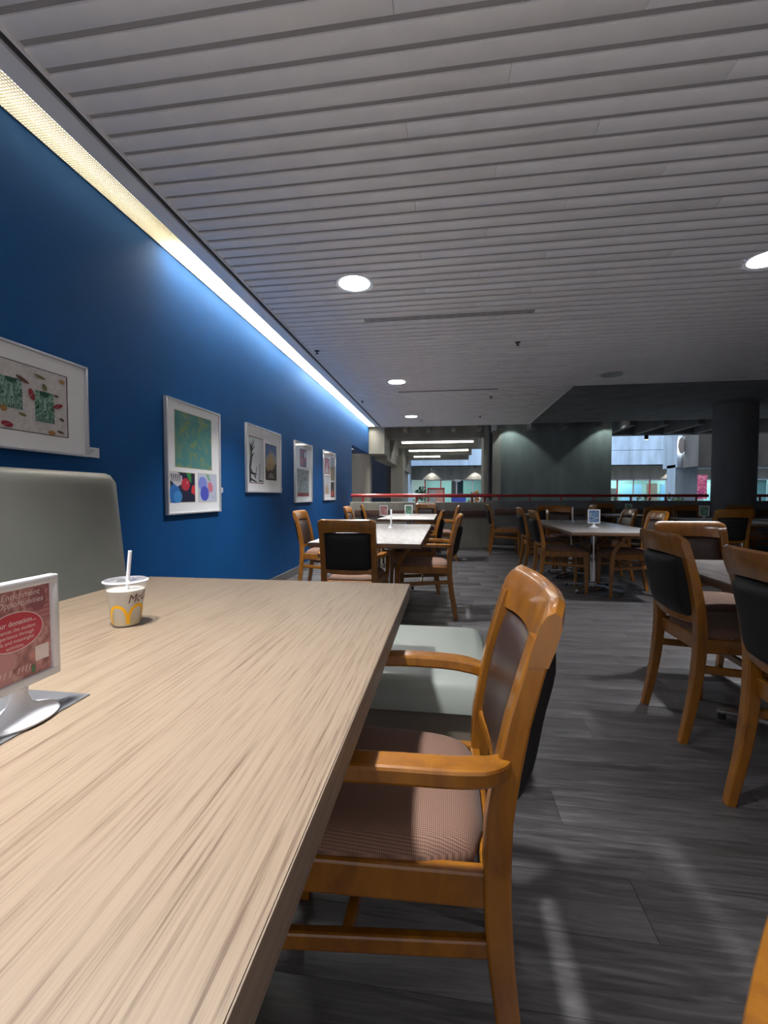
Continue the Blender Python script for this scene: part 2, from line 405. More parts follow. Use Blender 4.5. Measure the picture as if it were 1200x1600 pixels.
# ------------------------------------------------------------------ light trough along the wall
tr = thing('light_trough', 'long cream louvred light trough where blue wall meets ceiling', 'light fixture', (-1.910, 0, ZC))
MB().box(-0.089, 0.089, -0.7, 11.2, 0.135, 0.15).box(-0.089, -0.083, -0.7, 11.2, 0.0, 0.15).box(0.083, 0.089, -0.7, 11.2, 0.0, 0.15).box(-0.089, 0.089, 11.19, 11.2, 0, 0.15).obj('housing', M['louvre'], tr, ang=0)
seg = 1.22; y = -0.78
while y < 11.1:
    y1 = min(y + seg, 11.18)
    MB().box(-0.08, 0.08, y+0.02, y1-0.02, 0.05, 0.06).obj('lamp_panel', M['tube_on'] if y > 2.7 else M['tube_dim'], tr, ang=0)
    y += seg
lv = MB()
for i in range(1, 12): lv.box(-0.083+i*0.0138-0.0007, -0.083+i*0.0138+0.0007, -0.7, 11.18, 0.0, 0.008)
y = -0.2
while y < 11.18:
    lv.box(-0.083, 0.083, y-0.0007, y+0.0007, 0.0, 0.008); y += 0.0138 if y < 6 else 0.0276
tag(lv.obj('louvre', M['louvre'], tr, ang=0), kind='stuff')

# ------------------------------------------------------------------ downlights, slots, sprinklers
def downlight(x, y, label, on=True, power=20.5):
    t = thing('recessed_downlight', label, 'ceiling light', (x, y, ZC), 0, 'recessed round downlights')
    MB().lathe([(0.128, 0.0), (0.155, -0.006), (0.158, 0.0), (0.158, 0.004), (0.128, 0.004)], 40, cap0=False, cap1=False).obj('trim_ring', M['white'] if on else M['lens_off'], t)
    MB().lathe([(0.129, 0.0), (0.129, 0.003)], 40).obj('lens', M['lens'] if on else M['lens_off'], t)
    if on:
        d = bpy.data.lights.new('downlight_lamp', 'AREA'); d.shape = 'DISK'; d.size = 0.15; d.energy = power; d.color = (0.97, 0.98, 1.0); d.spread = math.radians(92)
        o = bpy.data.objects.new('downlight_lamp', d); C.objects.link(o); o.parent = t; o.location = (0, 0, -0.012)
downlight(-0.78, 0.45, 'lit round downlight directly above the long oak table')
downlight(-0.77, 3.66, 'large lit round downlight nearest the blue wall, ahead of the long slot')
downlight(-0.78, 6.87, 'smaller lit round downlight between the two ceiling slots')
downlight(-0.80, 9.90, 'farthest lit round downlight by the concrete corridor')
downlight(2.35, 3.72, 'lit round downlight cut by the right edge of the photo')
downlight(2.35, 0.50, 'lit round downlight above the table at the right')
downlight(2.34, 6.88, 'unlit round downlight near the concrete soffit', on=False)
def slot(y, label):
    t = thing('air_slot_diffuser', label, 'air vent', (0, y, ZC-0.004), 0, 'ceiling slot diffusers')
    MB().box(-0.84, 0.82, -0.05, 0.05, 0, 0.003).obj('face_plate', M['slat'], t, ang=0)
    for dy in (-0.03, 0.0, 0.03): MB().box(-0.83, 0.81, dy-0.006, dy+0.006, -0.002, 0.0).obj('slot', M['dark_gap'], t, ang=0)
slot(4.42, 'long narrow slot diffuser beyond the largest downlight'); slot(7.52, 'long narrow slot diffuser farther away beyond the small downlight')
for x, y, l in ((-1.57, 5.26, 'small dark sprinkler head beside the light trough, nearer one'), (0.79, 5.30, 'small dark sprinkler head in open slats right of the long slot'),
                (-1.57, 8.16, 'small dark sprinkler head beside the light trough, farther one'), (0.76, 8.12, 'small dark sprinkler head right of the far slot'), (0.71, 10.04, 'small dark sprinkler head at the far end of the slats')):
    t = thing('sprinkler_head', l, 'sprinkler', (x, y, ZC), 0, 'ceiling sprinkler heads')
    MB().lathe([(0.032, 0.0), (0.03, -0.005), (0.012, -0.008)], 16).obj('escutcheon', M['black'], t)
    MB().lathe([(0.008, -0.008), (0.008, -0.03), (0.02, -0.032), (0.02, -0.035)], 12).obj('deflector', M['black'], t)
t = thing('smoke_detector', 'white dome detector beside the farthest lit downlight', 'detector', (-0.62, 10.35, ZC))
MB().lathe([(0.06, 0.0), (0.06, -0.02), (0.045, -0.04), (0.015, -0.048)], 20).obj('dome', M['white'], t)
for i in range(7):
    tag(MB().lathe([(0.018, 0.0), (0.016, -0.004)], 12).obj('tie_hole_plug', M['black'], loc=(2.35+i*0.68, 9.0, ZC+0.004)), 'small dark plug in the concrete soffit, %s in the row from the left' % ('first', 'second', 'third', 'fourth', 'fifth', 'sixth', 'seventh')[i], 'plug', 'tie hole plugs in the soffit')

# ------------------------------------------------------------------ chairs
def yb(z):
    P = [(-0.02,-0.292),(0.0,-0.287),(0.12,-0.262),(0.25,-0.240),(0.42,-0.226),(0.55,-0.230),(0.68,-0.252),(0.80,-0.283),(0.90,-0.312),(0.95,-0.327)]
    for (a, ya), (b, yb_) in zip(P[:-1], P[1:]):
        if a <= z <= b:
            t = (z-a)/(b-a); return ya + (yb_-ya)*t
    return P[-1][1]
def crest_y(x, z): return yb(z) - 0.028*(1-(x/0.21)**2)
def make_chair(name, arms):
    t = thing(name, 'x', 'chair')
    zs = [0.0, 0.07, 0.14, 0.22, 0.30, 0.38, 0.46, 0.54, 0.62, 0.70, 0.78, 0.835]
    for s in (-1, 1):
        MB().sweep([(s*0.182, yb(z), z) for z in zs], [(0.030+0.0105*min(1, z/0.3), 0.032+0.012*min(1, z/0.35)-0.012*max(0, z-0.5)/0.35) for z in zs], (1,0,0), r=0.13).obj('back_leg', M['wood'], t, ang=20)
    # crest rail
    xs = [-0.2025+0.405*i/16 for i in range(17)]
    cr = MB(); n = len(xs)
    prof = [(-0.016,0.795),(-0.018,0.82),(-0.018,0.87),(-0.012,0.890),(0.0,0.897),(0.010,0.891),(0.016,0.875),(0.017,0.82),(0.015,0.795)]
    vs = []; m = len(prof)
    for x in xs:
        e = abs(x)/0.203; drop = 0.016*max(0, (e-0.86)/0.14)**2
        for dy, z in prof:
            zz = z - (drop if z > 0.86 else 0) + (0.012*(1-e*e) if z < 0.80 else 0)
            vs.append((x, crest_y(x, zz)+dy, zz))
    fs = [(i*m+k, i*m+(k+1)%m, (i+1)*m+(k+1)%m, (i+1)*m+k) for i in range(n-1) for k in range(m)]
    fs += [tuple(range(m)), tuple(reversed([(n-1)*m+k for k in range(m)]))]
    cr.add(vs, fs).obj('crest_rail', M['wood'], t)
    # lower back rail
    MB().sweep([(x, crest_y(x, 0.53)+0.004, 0.520+0.012*(abs(x)/0.168)**2) for x in [-0.168+0.336*i/10 for i in range(11)]], (0.028, 0.034), (0,1,0), r=0.25).obj('lower_rail', M['wood'], t, ang=20)
    # padded back
    def pad(front):
        def fn(u, v, sd):
            x = 0.163*u; z = 0.668 + 0.134*v
            e = max(0, 1-abs(u)**5)*max(0, 1-abs(v)**5)
            base = crest_y(x, z)
            if front: return (x, base + (0.002 + 0.027*e**0.5 if sd > 0 else 0.0), z)
            return (x, base - (0.006 + 0.040*e**0.5 if sd > 0 else 0.001), z)
        return MB().pillow(14, 12, fn)
    pad(True).obj('back_cushion', M['leather'], t, ang=60, label='padded brown vinyl backrest front')
    pad(False).obj('back_cover', M['black_vinyl'], t, ang=60, label='black vinyl rear of the backrest')
    # seat
    def sf(u, v, sd):
        c = 1 - 0.10*max(0, abs(u)*abs(v)-0.55)/0.45
        y = 0.012 + 0.225*v*c + (0.02*(1-u*u) if v > 0 else 0)*v
        wv = 0.178 + 0.030*(v+1)/2
        x = wv*u*c
        e = max(0, 1-abs(u)**4)*max(0, 1-abs(v)**4)
        return (x, y, (0.462 + 0.034*e**0.45) if sd > 0 else 0.44)
    MB().pillow(18, 18, sf).obj('seat', M['fabric'], t, ang=70, label='mauve basket weave seat pad')
    MB().sweep([(x, 0.222+0.012*(1-(x/0.2)**2), 0.422) for x in [-0.195+0.39*i/8 for i in range(9)]], (0.026, 0.062), (0,1,0)).obj('front_rail', M['wood'], t, ang=20)
    MB().sweep([(x, -0.215, 0.422) for x in (-0.178, 0, 0.178)], (0.024, 0.062), (0,1,0)).obj('rear_rail', M['wood'], t, ang=20)
    for s in (-1, 1):
        MB().sweep([(s*(0.183+0.015*i/4), -0.215+0.43*i/4, 0.424) for i in range(5)], (0.024, 0.062), (1,0,0)).obj('side_rail', M['wood'], t, ang=20)
        MB().sweep([(s*0.198, 0.213+0.01*(1-z/0.42), z) for z in (0.0, 0.1, 0.2, 0.3, 0.452)], [(0.028,0.028),(0.032,0.032),(0.036,0.036),(0.04,0.042),(0.042,0.046)], (1,0,0), r=0.2).obj('front_leg', M['wood'], t, ang=20)
        MB().sweep([(s*(0.183+0.014*i/3), -0.235+0.45*i/3, 0.325-0.01*i) for i in range(4)], (0.020, 0.032), (1,0,0)).obj('side_stretcher', M['wood'], t, ang=20)
    MB().sweep([(-0.19, 0.02, 0.309), (0, 0.02, 0.309), (0.19, 0.02, 0.309)], (0.020, 0.030), (0,1,0)).obj('cross_stretcher', M['wood'], t, ang=20)
    if arms:
        for s in (-1, 1):
            path = cat_rom([(s*0.190,-0.238,0.632), (s*0.212,-0.212,0.634), (s*0.227,-0.16,0.637), (s*0.232,-0.06,0.638), (s*0.231,0.05,0.633), (s*0.227,0.14,0.620)], 5)
            MB().sweep(path, [(0.026+0.020*min(1, i/7.0), 0.030) for i in range(len(path))], (1,0,0), r=0.2).obj('armrest', M['wood'], t, ang=20)
            path = cat_rom([(s*0.207,0.215,0.41), (s*0.216,0.205,0.47), (s*0.224,0.165,0.545), (s*0.228,0.125,0.595), (s*0.229,0.115,0.622)], 4)
            MB().sweep(path, [(0.030, 0.042)]*len(path), (1,0,0), r=0.2).obj('arm_support', M['wood'], t, ang=20)
    return t
CH = {True: make_chair('dining_armchair', True), False: make_chair('dining_chair', False)}
used = {True: False, False: False}
def chair(x, y, rot, arms, label, group):
    if not used[arms]: o = CH[arms]; used[arms] = True
    else: o = copy_tree(CH[arms])
    o.location = (x, y, 0); o.rotation_euler = (0, 0, math.radians(rot))
    tag(o, label, 'chair', group)
    return o
# facing: 0 = +Y (away from camera), 90 = -X, -90 = +X, 180 = -Y
G = 'honey wood dining chairs'
chair(-0.145, 0.8975, 90, True, 'honey wood armchair pulled up to the oak table, nearest and largest', G)
chair(0.458, 0.2445, 140, True, 'wooden armchair of which only an orange arm shows in the bottom right corner', G)
chair(-0.682, 3.27, 0, True, 'armchair with its black back to us at the near grey table by the blue wall', G)
chair(-0.205, 3.955, 90, True, 'armchair on the aisle side of the grey table by the blue wall, nearer of two', G)
chair(-0.37, 4.93, 90, True, 'armchair tucked in farther along the aisle side of the first grey table by the wall', G)
chair(-1.27, 4.62, -90, False, 'chair between the blue wall and the nearer grey table, brown back pad showing', G)
chair(-1.20, 6.60, -90, False, 'small chair beside the blue wall below the farthest picture', G)
chair(-1.22, 7.95, -80, False, 'bright orange chair against the low concrete wall near the end of the blue wall', G)
chair(-0.42, 8.61, 180, False, 'chair facing us at the far end of the second grey table, behind the green card', G)
chair(-0.13, 7.35, 90, True, 'chair on the aisle side of the second grey table by the low wall', G)
chair(1.29, 2.205, -90, False, 'armless chair with its back to the aisle at the right table, whole back in view', G)
chair(1.25, 1.452, -90, False, 'armless chair cut by the right edge of the photo, back to the aisle', G)
chair(1.50, 2.70, 180, False, 'chair facing us at the head of the right table, pale sheen on its back pad', G)
chair(1.27, 5.20, -90, False, 'chair on the left of the middle table, nearer of two with backs to the aisle', G)
chair(1.28, 6.18, -90, False, 'chair on the left of the middle table, farther of two with backs to the aisle', G)
chair(1.91, 5.05, 90, True, 'armchair on the right of the middle table, nearer of two facing left', G)
chair(2.00, 6.02, 90, True, 'armchair on the right of the middle table, farther of two facing left', G)
chair(1.70, 6.78, 180, False, 'chair facing us at the far end of the middle table', G)
chair(3.26, 5.90, 0, False, 'very dark chair turned away from us in front of the round concrete column', G)
chair(3.95, 7.75, 180, False, 'chair facing us at the far end of the dark table left of the column', G)
chair(4.70, 7.62, 180, False, 'brightly lit chair facing us at the foot of the concrete column', G)
chair(3.05, 7.35, 8, False, 'dark chair turned away from us behind the right side of the middle table', G)
chair(3.15, 9.25, 180, False, 'dark chair facing us by the far railing under the wide opening', G)
chair(1.05, 8.30, -90, False, 'dark chair side on, farthest left of the shadowy chairs before the far wall', G)
chair(1.68, 7.92, 0, False, 'dark chair turned away from us behind the middle table, under the concrete wall', G)
chair(2.35, 8.55, 90, False, 'dark chair facing left in the shade by the far low wall', G)

# ------------------------------------------------------------------ tables
def dining_table(x0, x1, y0, y1, label, peds, z=0.71):
    cx, cy = (x0+x1)/2, (y0+y1)/2
    t = thing('dining_table', label, 'table', (cx, cy, 0), 0, 'grey topped dining tables')
    hx, hy = (x1-x0)/2, (y1-y0)/2
    MB().box(-hx+0.002, hx-0.002, -hy+0.002, hy-0.002, z-0.004, z).obj('table_top', M['stone'], t, ang=0)
    MB().cbox(-hx, hx, -hy, hy, z-0.036, z-0.003, c=0.004).obj('edge_band', M['edge'], t)
    for py in peds:
        p = MB().lathe([(0.03, 0.07), (0.03, z-0.05)], 20, 0, py-cy).obj('pedestal', M['chrome'], t)
        MB().cbox(-0.22, 0.22, py-cy-0.22, py-cy+0.22, z-0.048, z-0.036, c=0.003).obj('mounting_plate', M['black'], p)
        MB().lathe([(0.045, 0.052), (0.045, 0.09), (0.03, 0.10)], 20, 0, py-cy).obj('collar', M['chrome'], p)
        for a in range(4):
            an = PI/4 + a*PI/2
            dx, dy = math.cos(an), math.sin(an)
            MB().sweep([(0.03*dx, py-cy+0.03*dy, 0.065), (0.2*dx, py-cy+0.2*dy, 0.05), (0.33*dx, py-cy+0.33*dy, 0.036)], [(0.04, 0.026), (0.036, 0.022), (0.03, 0.02)], (-dy, dx, 0)).obj('foot', M['chrome'], t)
            MB().lathe([(0.016, 0.0), (0.016, 0.028)], 12, 0.315*dx, py-cy+0.315*dy).obj('glide', M['black'], t)
    return t
dining_table(-1.03, -0.185, 3.17, 5.36, 'speckled grey table along the blue wall, just beyond the oak table', (3.8, 4.75))
dining_table(-1.03, -0.185, 6.45, 8.45, 'second grey table along the blue wall, in front of the low concrete wall', (7.0, 7.9))
dining_table(1.175, 2.06, 4.43, 6.58, 'dark grey table in the middle of the room on chrome legs, blue card on it', (5.2, 6.1))
dining_table(1.11, 1.93, 0.55, 2.62, 'grey table at the right, its corner lit between two chair backs', (1.1, 2.05))
dining_table(3.42, 4.25, 6.05, 7.55, 'dark table left of the concrete column with a green card', (6.4, 7.2))
dining_table(4.45, 5.25, 5.4, 7.35, 'brightly lit table at the right edge below the column', (5.9, 6.9))
dining_table(2.75, 3.50, 8.25, 9.05, 'small dark table near the far railing, below the wide opening', (8.65,))
dining_table(1.35, 2.10, 8.25, 9.05, 'shadowy table before the far concrete wall', (8.65,))

# oak table in the foreground
t = thing('oak_table', 'long pale oak laminate table filling the lower left foreground', 'table', (-0.645, 0.72, 0))
MB().box(-0.512, 0.512, -0.868, 0.868, 0.7385, 0.74).obj('table_top', M['oak'], t, ang=0)
MB().cbox(-0.514, 0.514, -0.87, 0.87, 0.690, 0.7388, c=0.0015).obj('edge_band', M['oak_edge'], t)
for sy in (-0.55, 0.55):
    p = MB().cbox(-0.05, 0.05, sy-0.05, sy+0.05, 0.04, 0.69, c=0.005).obj('pedestal', M['black'], t)
    MB().cbox(-0.32, 0.32, sy-0.04, sy+0.04, 0.0, 0.04, c=0.006).obj('foot', M['black'], p)
    MB().cbox(-0.35, 0.35, sy-0.05, sy+0.05, 0.675, 0.69, c=0.004).obj('support_bar', M['black'], p)

# ------------------------------------------------------------------ bench and ottoman
t = thing('banquette_bench', 'grey green upholstered wall bench with tall back behind the oak table', 'bench', (-1.75, 0, 0))
y0, y1 = 0.10, 2.165
def back_fn(u, v, sd):
    zc = 0.42 + (v+1)/2*0.755
    yy = (y0+y1)/2 + (y1-y0)/2*u
    # rounded upper corners
    k = max(0, abs(u)-0.94)/0.06
    if v > 0.8: zc -= 0.05*k*k
    lean = 0.085*(zc-0.42)/0.755
    e = (max(0, 1-abs(u)**30))**0.5*(max(0, 1-abs(v)**14))**0.5
    front = 0.085 - lean; back = -0.05 - lean*0.5
    mid = (front+back)/2
    return (mid + (front-mid)*(0.45+0.55*e) if sd > 0 else mid + (back-mid)*(0.45+0.55*e), yy, zc)
MB().pillow(60, 24, back_fn).obj('backrest', M['sage'], t, ang=60)
def seat_fn(u, v, sd):
    e = (max(0, 1-abs(u)**24))**0.5*(max(0, 1-abs(v)**14))**0.5
    return (0.08 + 0.27 + 0.26*v, (y0+y1)/2 + (y1-y0)/2*u, 0.40 + (0.06*(0.3+0.7*e) if sd > 0 else -0.04*(0.3+0.7*e)))
MB().pillow(60, 20, seat_fn).obj('seat', M['sage'], t, ang=60)
MB().box(0.0, 0.54, y0+0.02, y1-0.02, 0.0, 0.36).obj('plinth', M['plinth'], t, ang=0)
t = thing('ottoman_bench', 'low pale grey green ottoman between the oak table and the nearest armchair', 'ottoman', (-0.165, 1.745, 0))
def ot(u, v, sd):
    c = 1 - 0.045*max(0, abs(u)*abs(v)-0.8)/0.2
    e = (max(0, 1-abs(u)**16))**0.5*(max(0, 1-abs(v)**16))**0.5
    return (0.325*u*c, 0.315*v*c, 0.40 + (0.062*(0.45+0.55*e) if sd > 0 else -0.05))
MB().pillow(30, 30, ot).obj('cushion', M['mint'], t, ang=70)
MB().cbox(-0.30, 0.30, -0.285, 0.285, 0.0, 0.35, c=0.004).obj('plinth', M['plinth'], t)

# ------------------------------------------------------------------ table cards
def card_stand(x, y, z, rz, label, poster, near=False):
    t = thing('card_stand', label, 'sign holder', (x, y, z), rz, 'white table card stands')
    w, z0, z1, b, d = 0.062, 0.045, 0.198, 0.012, 0.008
    fr = MB()
    fr.cbox(-w, w, -d, d, z1-b, z1, c=0.002).cbox(-w, w, -d, d, z0, z0+b, c=0.002).cbox(-w, -w+b, -d, d, z0+b*0.9, z1-b*0.9, c=0.002).cbox(w-b, w, -d, d, z0+b*0.9, z1-b*0.9, c=0.002)
    fr.obj('frame', M['white'], t)
    st = [(0.052,0.0),(0.054,0.003),(0.050,0.007),(0.030,0.013),(0.017,0.022),(0.012,0.034),(0.013,0.046)]
    MB().lathe(st, 32, ex=1.0, ey=0.72).obj('foot', M['white'], t)
    p = MB().box(-w+b-0.001, w-b+0.001, -0.003, 0.003, z0+b-0.001, z1-b+0.001).obj('card', poster, t, ang=0)
    MB().shape(rect(-w+b, w-b, z0+b, z1-b), -0.0055).obj('clear_cover', M['glaze'], t, ang=0)
    return t, p, (w-b, z0+b, z1-b)
def mottled(name, stops, sc=60):
    return grain(name, stops, (sc, sc, sc), rough=0.6, dist=1.5, detail=4)
poster_red = mottled('card_red_photo', [(0.3, rgb(125, 75, 82)), (0.5, rgb(180, 120, 120)), (0.7, rgb(215, 175, 172))], 45)
poster_blue = mottled('card_blue', [(0.35, rgb(30, 60, 90)), (0.5, rgb(60, 120, 180)), (0.65, rgb(190, 190, 150))], 40)
poster_green = mottled('card_green', [(0.35, rgb(40, 90, 75)), (0.5, rgb(90, 150, 120)), (0.65, rgb(150, 190, 170))], 40)
poster_coral = mottled('card_coral', [(0.35, rgb(200, 120, 100)), (0.55, rgb(230, 160, 130)), (0.7, rgb(240, 220, 210))], 40)

t, p, (cw, c0, c1) = card_stand(-0.598, 0.536, 0.7425, PI/2, 'white stand holding a red donation card on the oak table', poster_red)
pr = MB(); pr.flat = True
zc = (c0+c1)/2
def put_text(mb, body, size, cx, cz, y, mi, shear=0.0, bold=0.0):
    vs, fs = text_mesh(body, size, 'CENTER', shear, bold)
    mb.add([(v.x+cx, y, v.y+cz) for v in vs], fs, mi)
# blurry picture shapes behind the lettering
pr.shape(rect(-cw, -cw*0.2, c0, zc-0.02), -0.0032, 3)
pr.shape(ellipse(cw*0.62, c1-0.02, 0.013, 0.018), -0.0033, 4)
pr.shape(rect(cw*0.25, cw*0.98, zc+0.012, c1-0.03), -0.00325, 5)
for i in range(4): pr.shape(rect(cw*0.25, cw*0.98, zc+0.014+i*0.007, zc+0.0155+i*0.007), -0.00335, 4)
pr.shape([(cw*0.30, zc-0.035), (cw*0.98, zc-0.018), (cw*0.98, zc-0.028), (cw*0.45, zc-0.042)], -0.0034, 6)
pr.shape(ellipse(-0.006, zc+0.006, 0.0435, 0.0275, 40), -0.0036, 1)
pr.shape(ellipse(-0.006, zc+0.006, 0.0422, 0.0262, 40), -0.0038, 2)
put_text(pr, 'Enrichment', 0.0125, 0.004, c1-0.0125, -0.004, 1, 0.15)
put_text(pr, 'Opportunities', 0.0120, 0.004, c1-0.0235, -0.004, 1, 0.15)
put_text(pr, 'Your donation...', 0.0098, -0.006, zc+0.0155, -0.0042, 1, 0, 0.00015)
for i, s_ in enumerate(('enhances the student', 'experience through', 'safe and meaningful', 'activities.')):
    put_text(pr, s_, 0.0072, -0.006, zc+0.0065-i*0.0078, -0.0042, 1)
pr.shape(rect(cw*0.48, cw*0.92, c0+0.018, c0+0.040), -0.0036, 1)       # blank label where a code was printed
# hand-written strokes along the foot of the card
for x in (-0.030, -0.024, -0.016, -0.004, 0.002, 0.008, 0.013):
    pr.shape([(x, c0+0.010), (x+0.0012, c0+0.010), (x+0.0042, c0+0.018), (x+0.003, c0+0.018)], -0.0036, 1)
pr.shape(rect(0.018, 0.023, c0+0.004, c0+0.014), -0.0036, 7)
pr.obj('card_print', [M['white'], flat('print_white', 238, 225, 225), flat('print_crimson', 200, 66, 82), flat('print_pink', 200, 145, 146), flat('print_plum', 150, 92, 100), flat('print_rose', 186, 128, 130), flat('print_skin', 205, 140, 132), flat('print_green', 70, 130, 90)], p, ang=0)
# steel mat under it
t = thing('placard_mat', 'dark brushed steel square lying under the white card stand', 'mat', (-0.625, 0.525, 0.74))
MB().cbox(-0.075, 0.06, -0.11, 0.10, 0.0, 0.0022, c=0.0008).obj('plate', M['mat_grey'], t)
pm_ = MB(); pm_.flat = True
pm_.add([(0.028,0.070,0.0024),(0.040,0.070,0.0024),(0.040,0.080,0.0024),(0.028,0.080,0.0024)], [(0,1,2,3)], 0)
pm_.add([(0.031,0.0725,0.0025),(0.037,0.0725,0.0025),(0.037,0.0775,0.0025),(0.031,0.0775,0.0025)], [(0,1,2,3)], 1)
pm_.obj('printed_square', [flat('mark_pale', 190, 190, 190), M['mat_grey']], t, ang=0)

card_stand(-0.60, 4.75, 0.71, PI/2+0.15, 'white card stand seen edge on, on the nearer grey table by the wall', poster_red)
card_stand(-0.95, 6.62, 0.71, 0.25, 'small white card stand at the wall end of the second grey table', poster_red)
card_stand(-0.60, 6.95, 0.71, 0.05, 'white stand with a green card on the second grey table', poster_green)
card_stand(1.58, 5.08, 0.71, -0.22, 'white stand with a bright blue card on the middle table', poster_blue)
card_stand(1.62, 6.05, 0.71, PI/2-0.3, 'white card stand seen edge on, at the back of the middle table', poster_green)
card_stand(3.74, 7.10, 0.71, -0.35, 'white stand with a dark green card on the table left of the column', poster_green)
card_stand(4.62, 7.00, 0.71, -0.4, 'white stand with a coral card at the right edge of the photo', poster_coral)
card_stand(3.28, 8.62, 0.71, -0.9, 'white card stand on the small dark table under the opening', poster_green)

# ------------------------------------------------------------------ drink cup
t = thing('drink_cup', 'clear plastic cup of lemonade with yellow arches and brown lettering on the oak table', 'cup', (-0.785, 0.985, 0.74))
hc, rb, rt = 0.110, 0.031, 0.0455
def rc(z): return rb + (rt-rb)*z/hc
MB().lathe([(rb-0.004, 0.0), (rb, 0.002), (rc(0.05), 0.05), (rt, hc)], 48, cap1=False).obj('cup_wall', clear('cup_plastic', (0.97, 0.97, 0.97, 1), milk=0.10), t)
lem, tt, bb = new_mat('cloudy_lemonade')
bb.inputs['Base Color'].default_value = (0.80, 0.74, 0.58, 1); bb.inputs['Roughness'].default_value = 0.15
bb.inputs['Subsurface Weight'].default_value = 0.6; bb.inputs['Subsurface Radius'].default_value = (0.03, 0.03, 0.02)
tcn = tt.nodes.new('ShaderNodeTexCoord'); sx = tt.nodes.new('ShaderNodeSeparateXYZ'); rp = tt.nodes.new('ShaderNodeValToRGB'); mr = tt.nodes.new('ShaderNodeMapRange')
tt.links.new(tcn.outputs['Object'], sx.inputs[0]); tt.links.new(sx.outputs['Z'], mr.inputs['Value']); mr.inputs['From Max'].default_value = 0.09
rp.color_ramp.elements[0].color = (0.58, 0.48, 0.27, 1); rp.color_ramp.elements[1].color = (0.66, 0.63, 0.56, 1); rp.color_ramp.elements[1].position = 0.5
tt.links.new(mr.outputs[0], rp.inputs[0]); tt.links.new(rp.outputs[0], bb.inputs['Base Color'])
MB().lathe([(rb-0.006, 0.002), (rb-0.0015, 0.004), (rc(0.05)-0.0012, 0.05), (rc(0.089)-0.0012, 0.089)], 40).obj('lemonade', lem, t)
lidm = clear('lid_plastic', (0.94, 0.94, 0.97, 1), milk=0.16, rough=0.1)
lid = MB().lathe([(rt+0.0015, hc-0.006), (rt+0.0035, hc-0.002), (rt+0.0035, hc+0.001), (rt+0.001, hc+0.004), (rt-0.004, hc+0.004), (rt-0.006, hc+0.001), (0.006, hc+0.0015)], 48, cap0=False, cap1=False).obj('lid', lidm, t)
MB().lathe([(rt+0.004, hc-0.0015), (rt+0.0052, hc), (rt+0.004, hc+0.0018), (rt+0.002, hc+0.0028)], 48, cap0=False, cap1=False).obj('lid_rim', plain('lid_rim_plastic', (0.72, 0.72, 0.78, 1), 0.25), lid)
for a in (0.4, 2.3, 4.4): MB().lathe([(0.006, hc+0.0018), (0.005, hc+0.004)], 14, 0.028*math.cos(a), 0.028*math.sin(a)).obj('lid_button', lidm, lid)
MB().tube([(-0.010, 0.006, 0.012), (0.020, -0.008, 0.185)], 0.0042, 14).obj('straw', plain('white_straw', (0.85, 0.86, 0.92, 1), 0.35), t)
def wrap(x, z, a0, off=0.0004):
    r = rc(z) + off; a = a0 + x/rc(0.06)
    return (r*math.cos(a), r*math.sin(a), z)
A0 = math.atan2(-0.985, 0.785) + 0.02          # angle on the cup that faces the room's aisle end
pr = MB(); pr.flat = True
vs, fs = text_mesh('McCafé', 0.024, 'LEFT', 0.28, 0.0)
fine = [(wrap(v.x*1.0 + 0.002, 0.060 + v.y*1.2 + v.x*0.10, A0)) for v in vs]
pr.add(fine, fs)
pr.obj('brown_lettering', flat('cup_brown', 96, 40, 34), t, ang=0)
ar = MB(); ar.flat = True
def arch_ribbon(cx, w, h, z0, inner=0.0):
    out = []
    for k in range(33):
        a = PI*k/32
        out.append((cx - w*math.cos(a), z0 + h*math.sin(a)**0.75))
    return out
for cx in (-0.0215, 0.0270):
    o_ = arch_ribbon(cx, 0.0262, 0.048, 0.009); i_ = arch_ribbon(cx, 0.0192, 0.0405, 0.009)
    vs = [wrap(x, z, A0) for x, z in o_] + [wrap(x, z, A0, 0.0005) for x, z in i_]
    ar.add(vs, [(k, k+1, 33+k+1, 33+k) for k in range(32)])
ar.obj('yellow_arches', flat('cup_yellow', 240, 178, 16), t, ang=0)

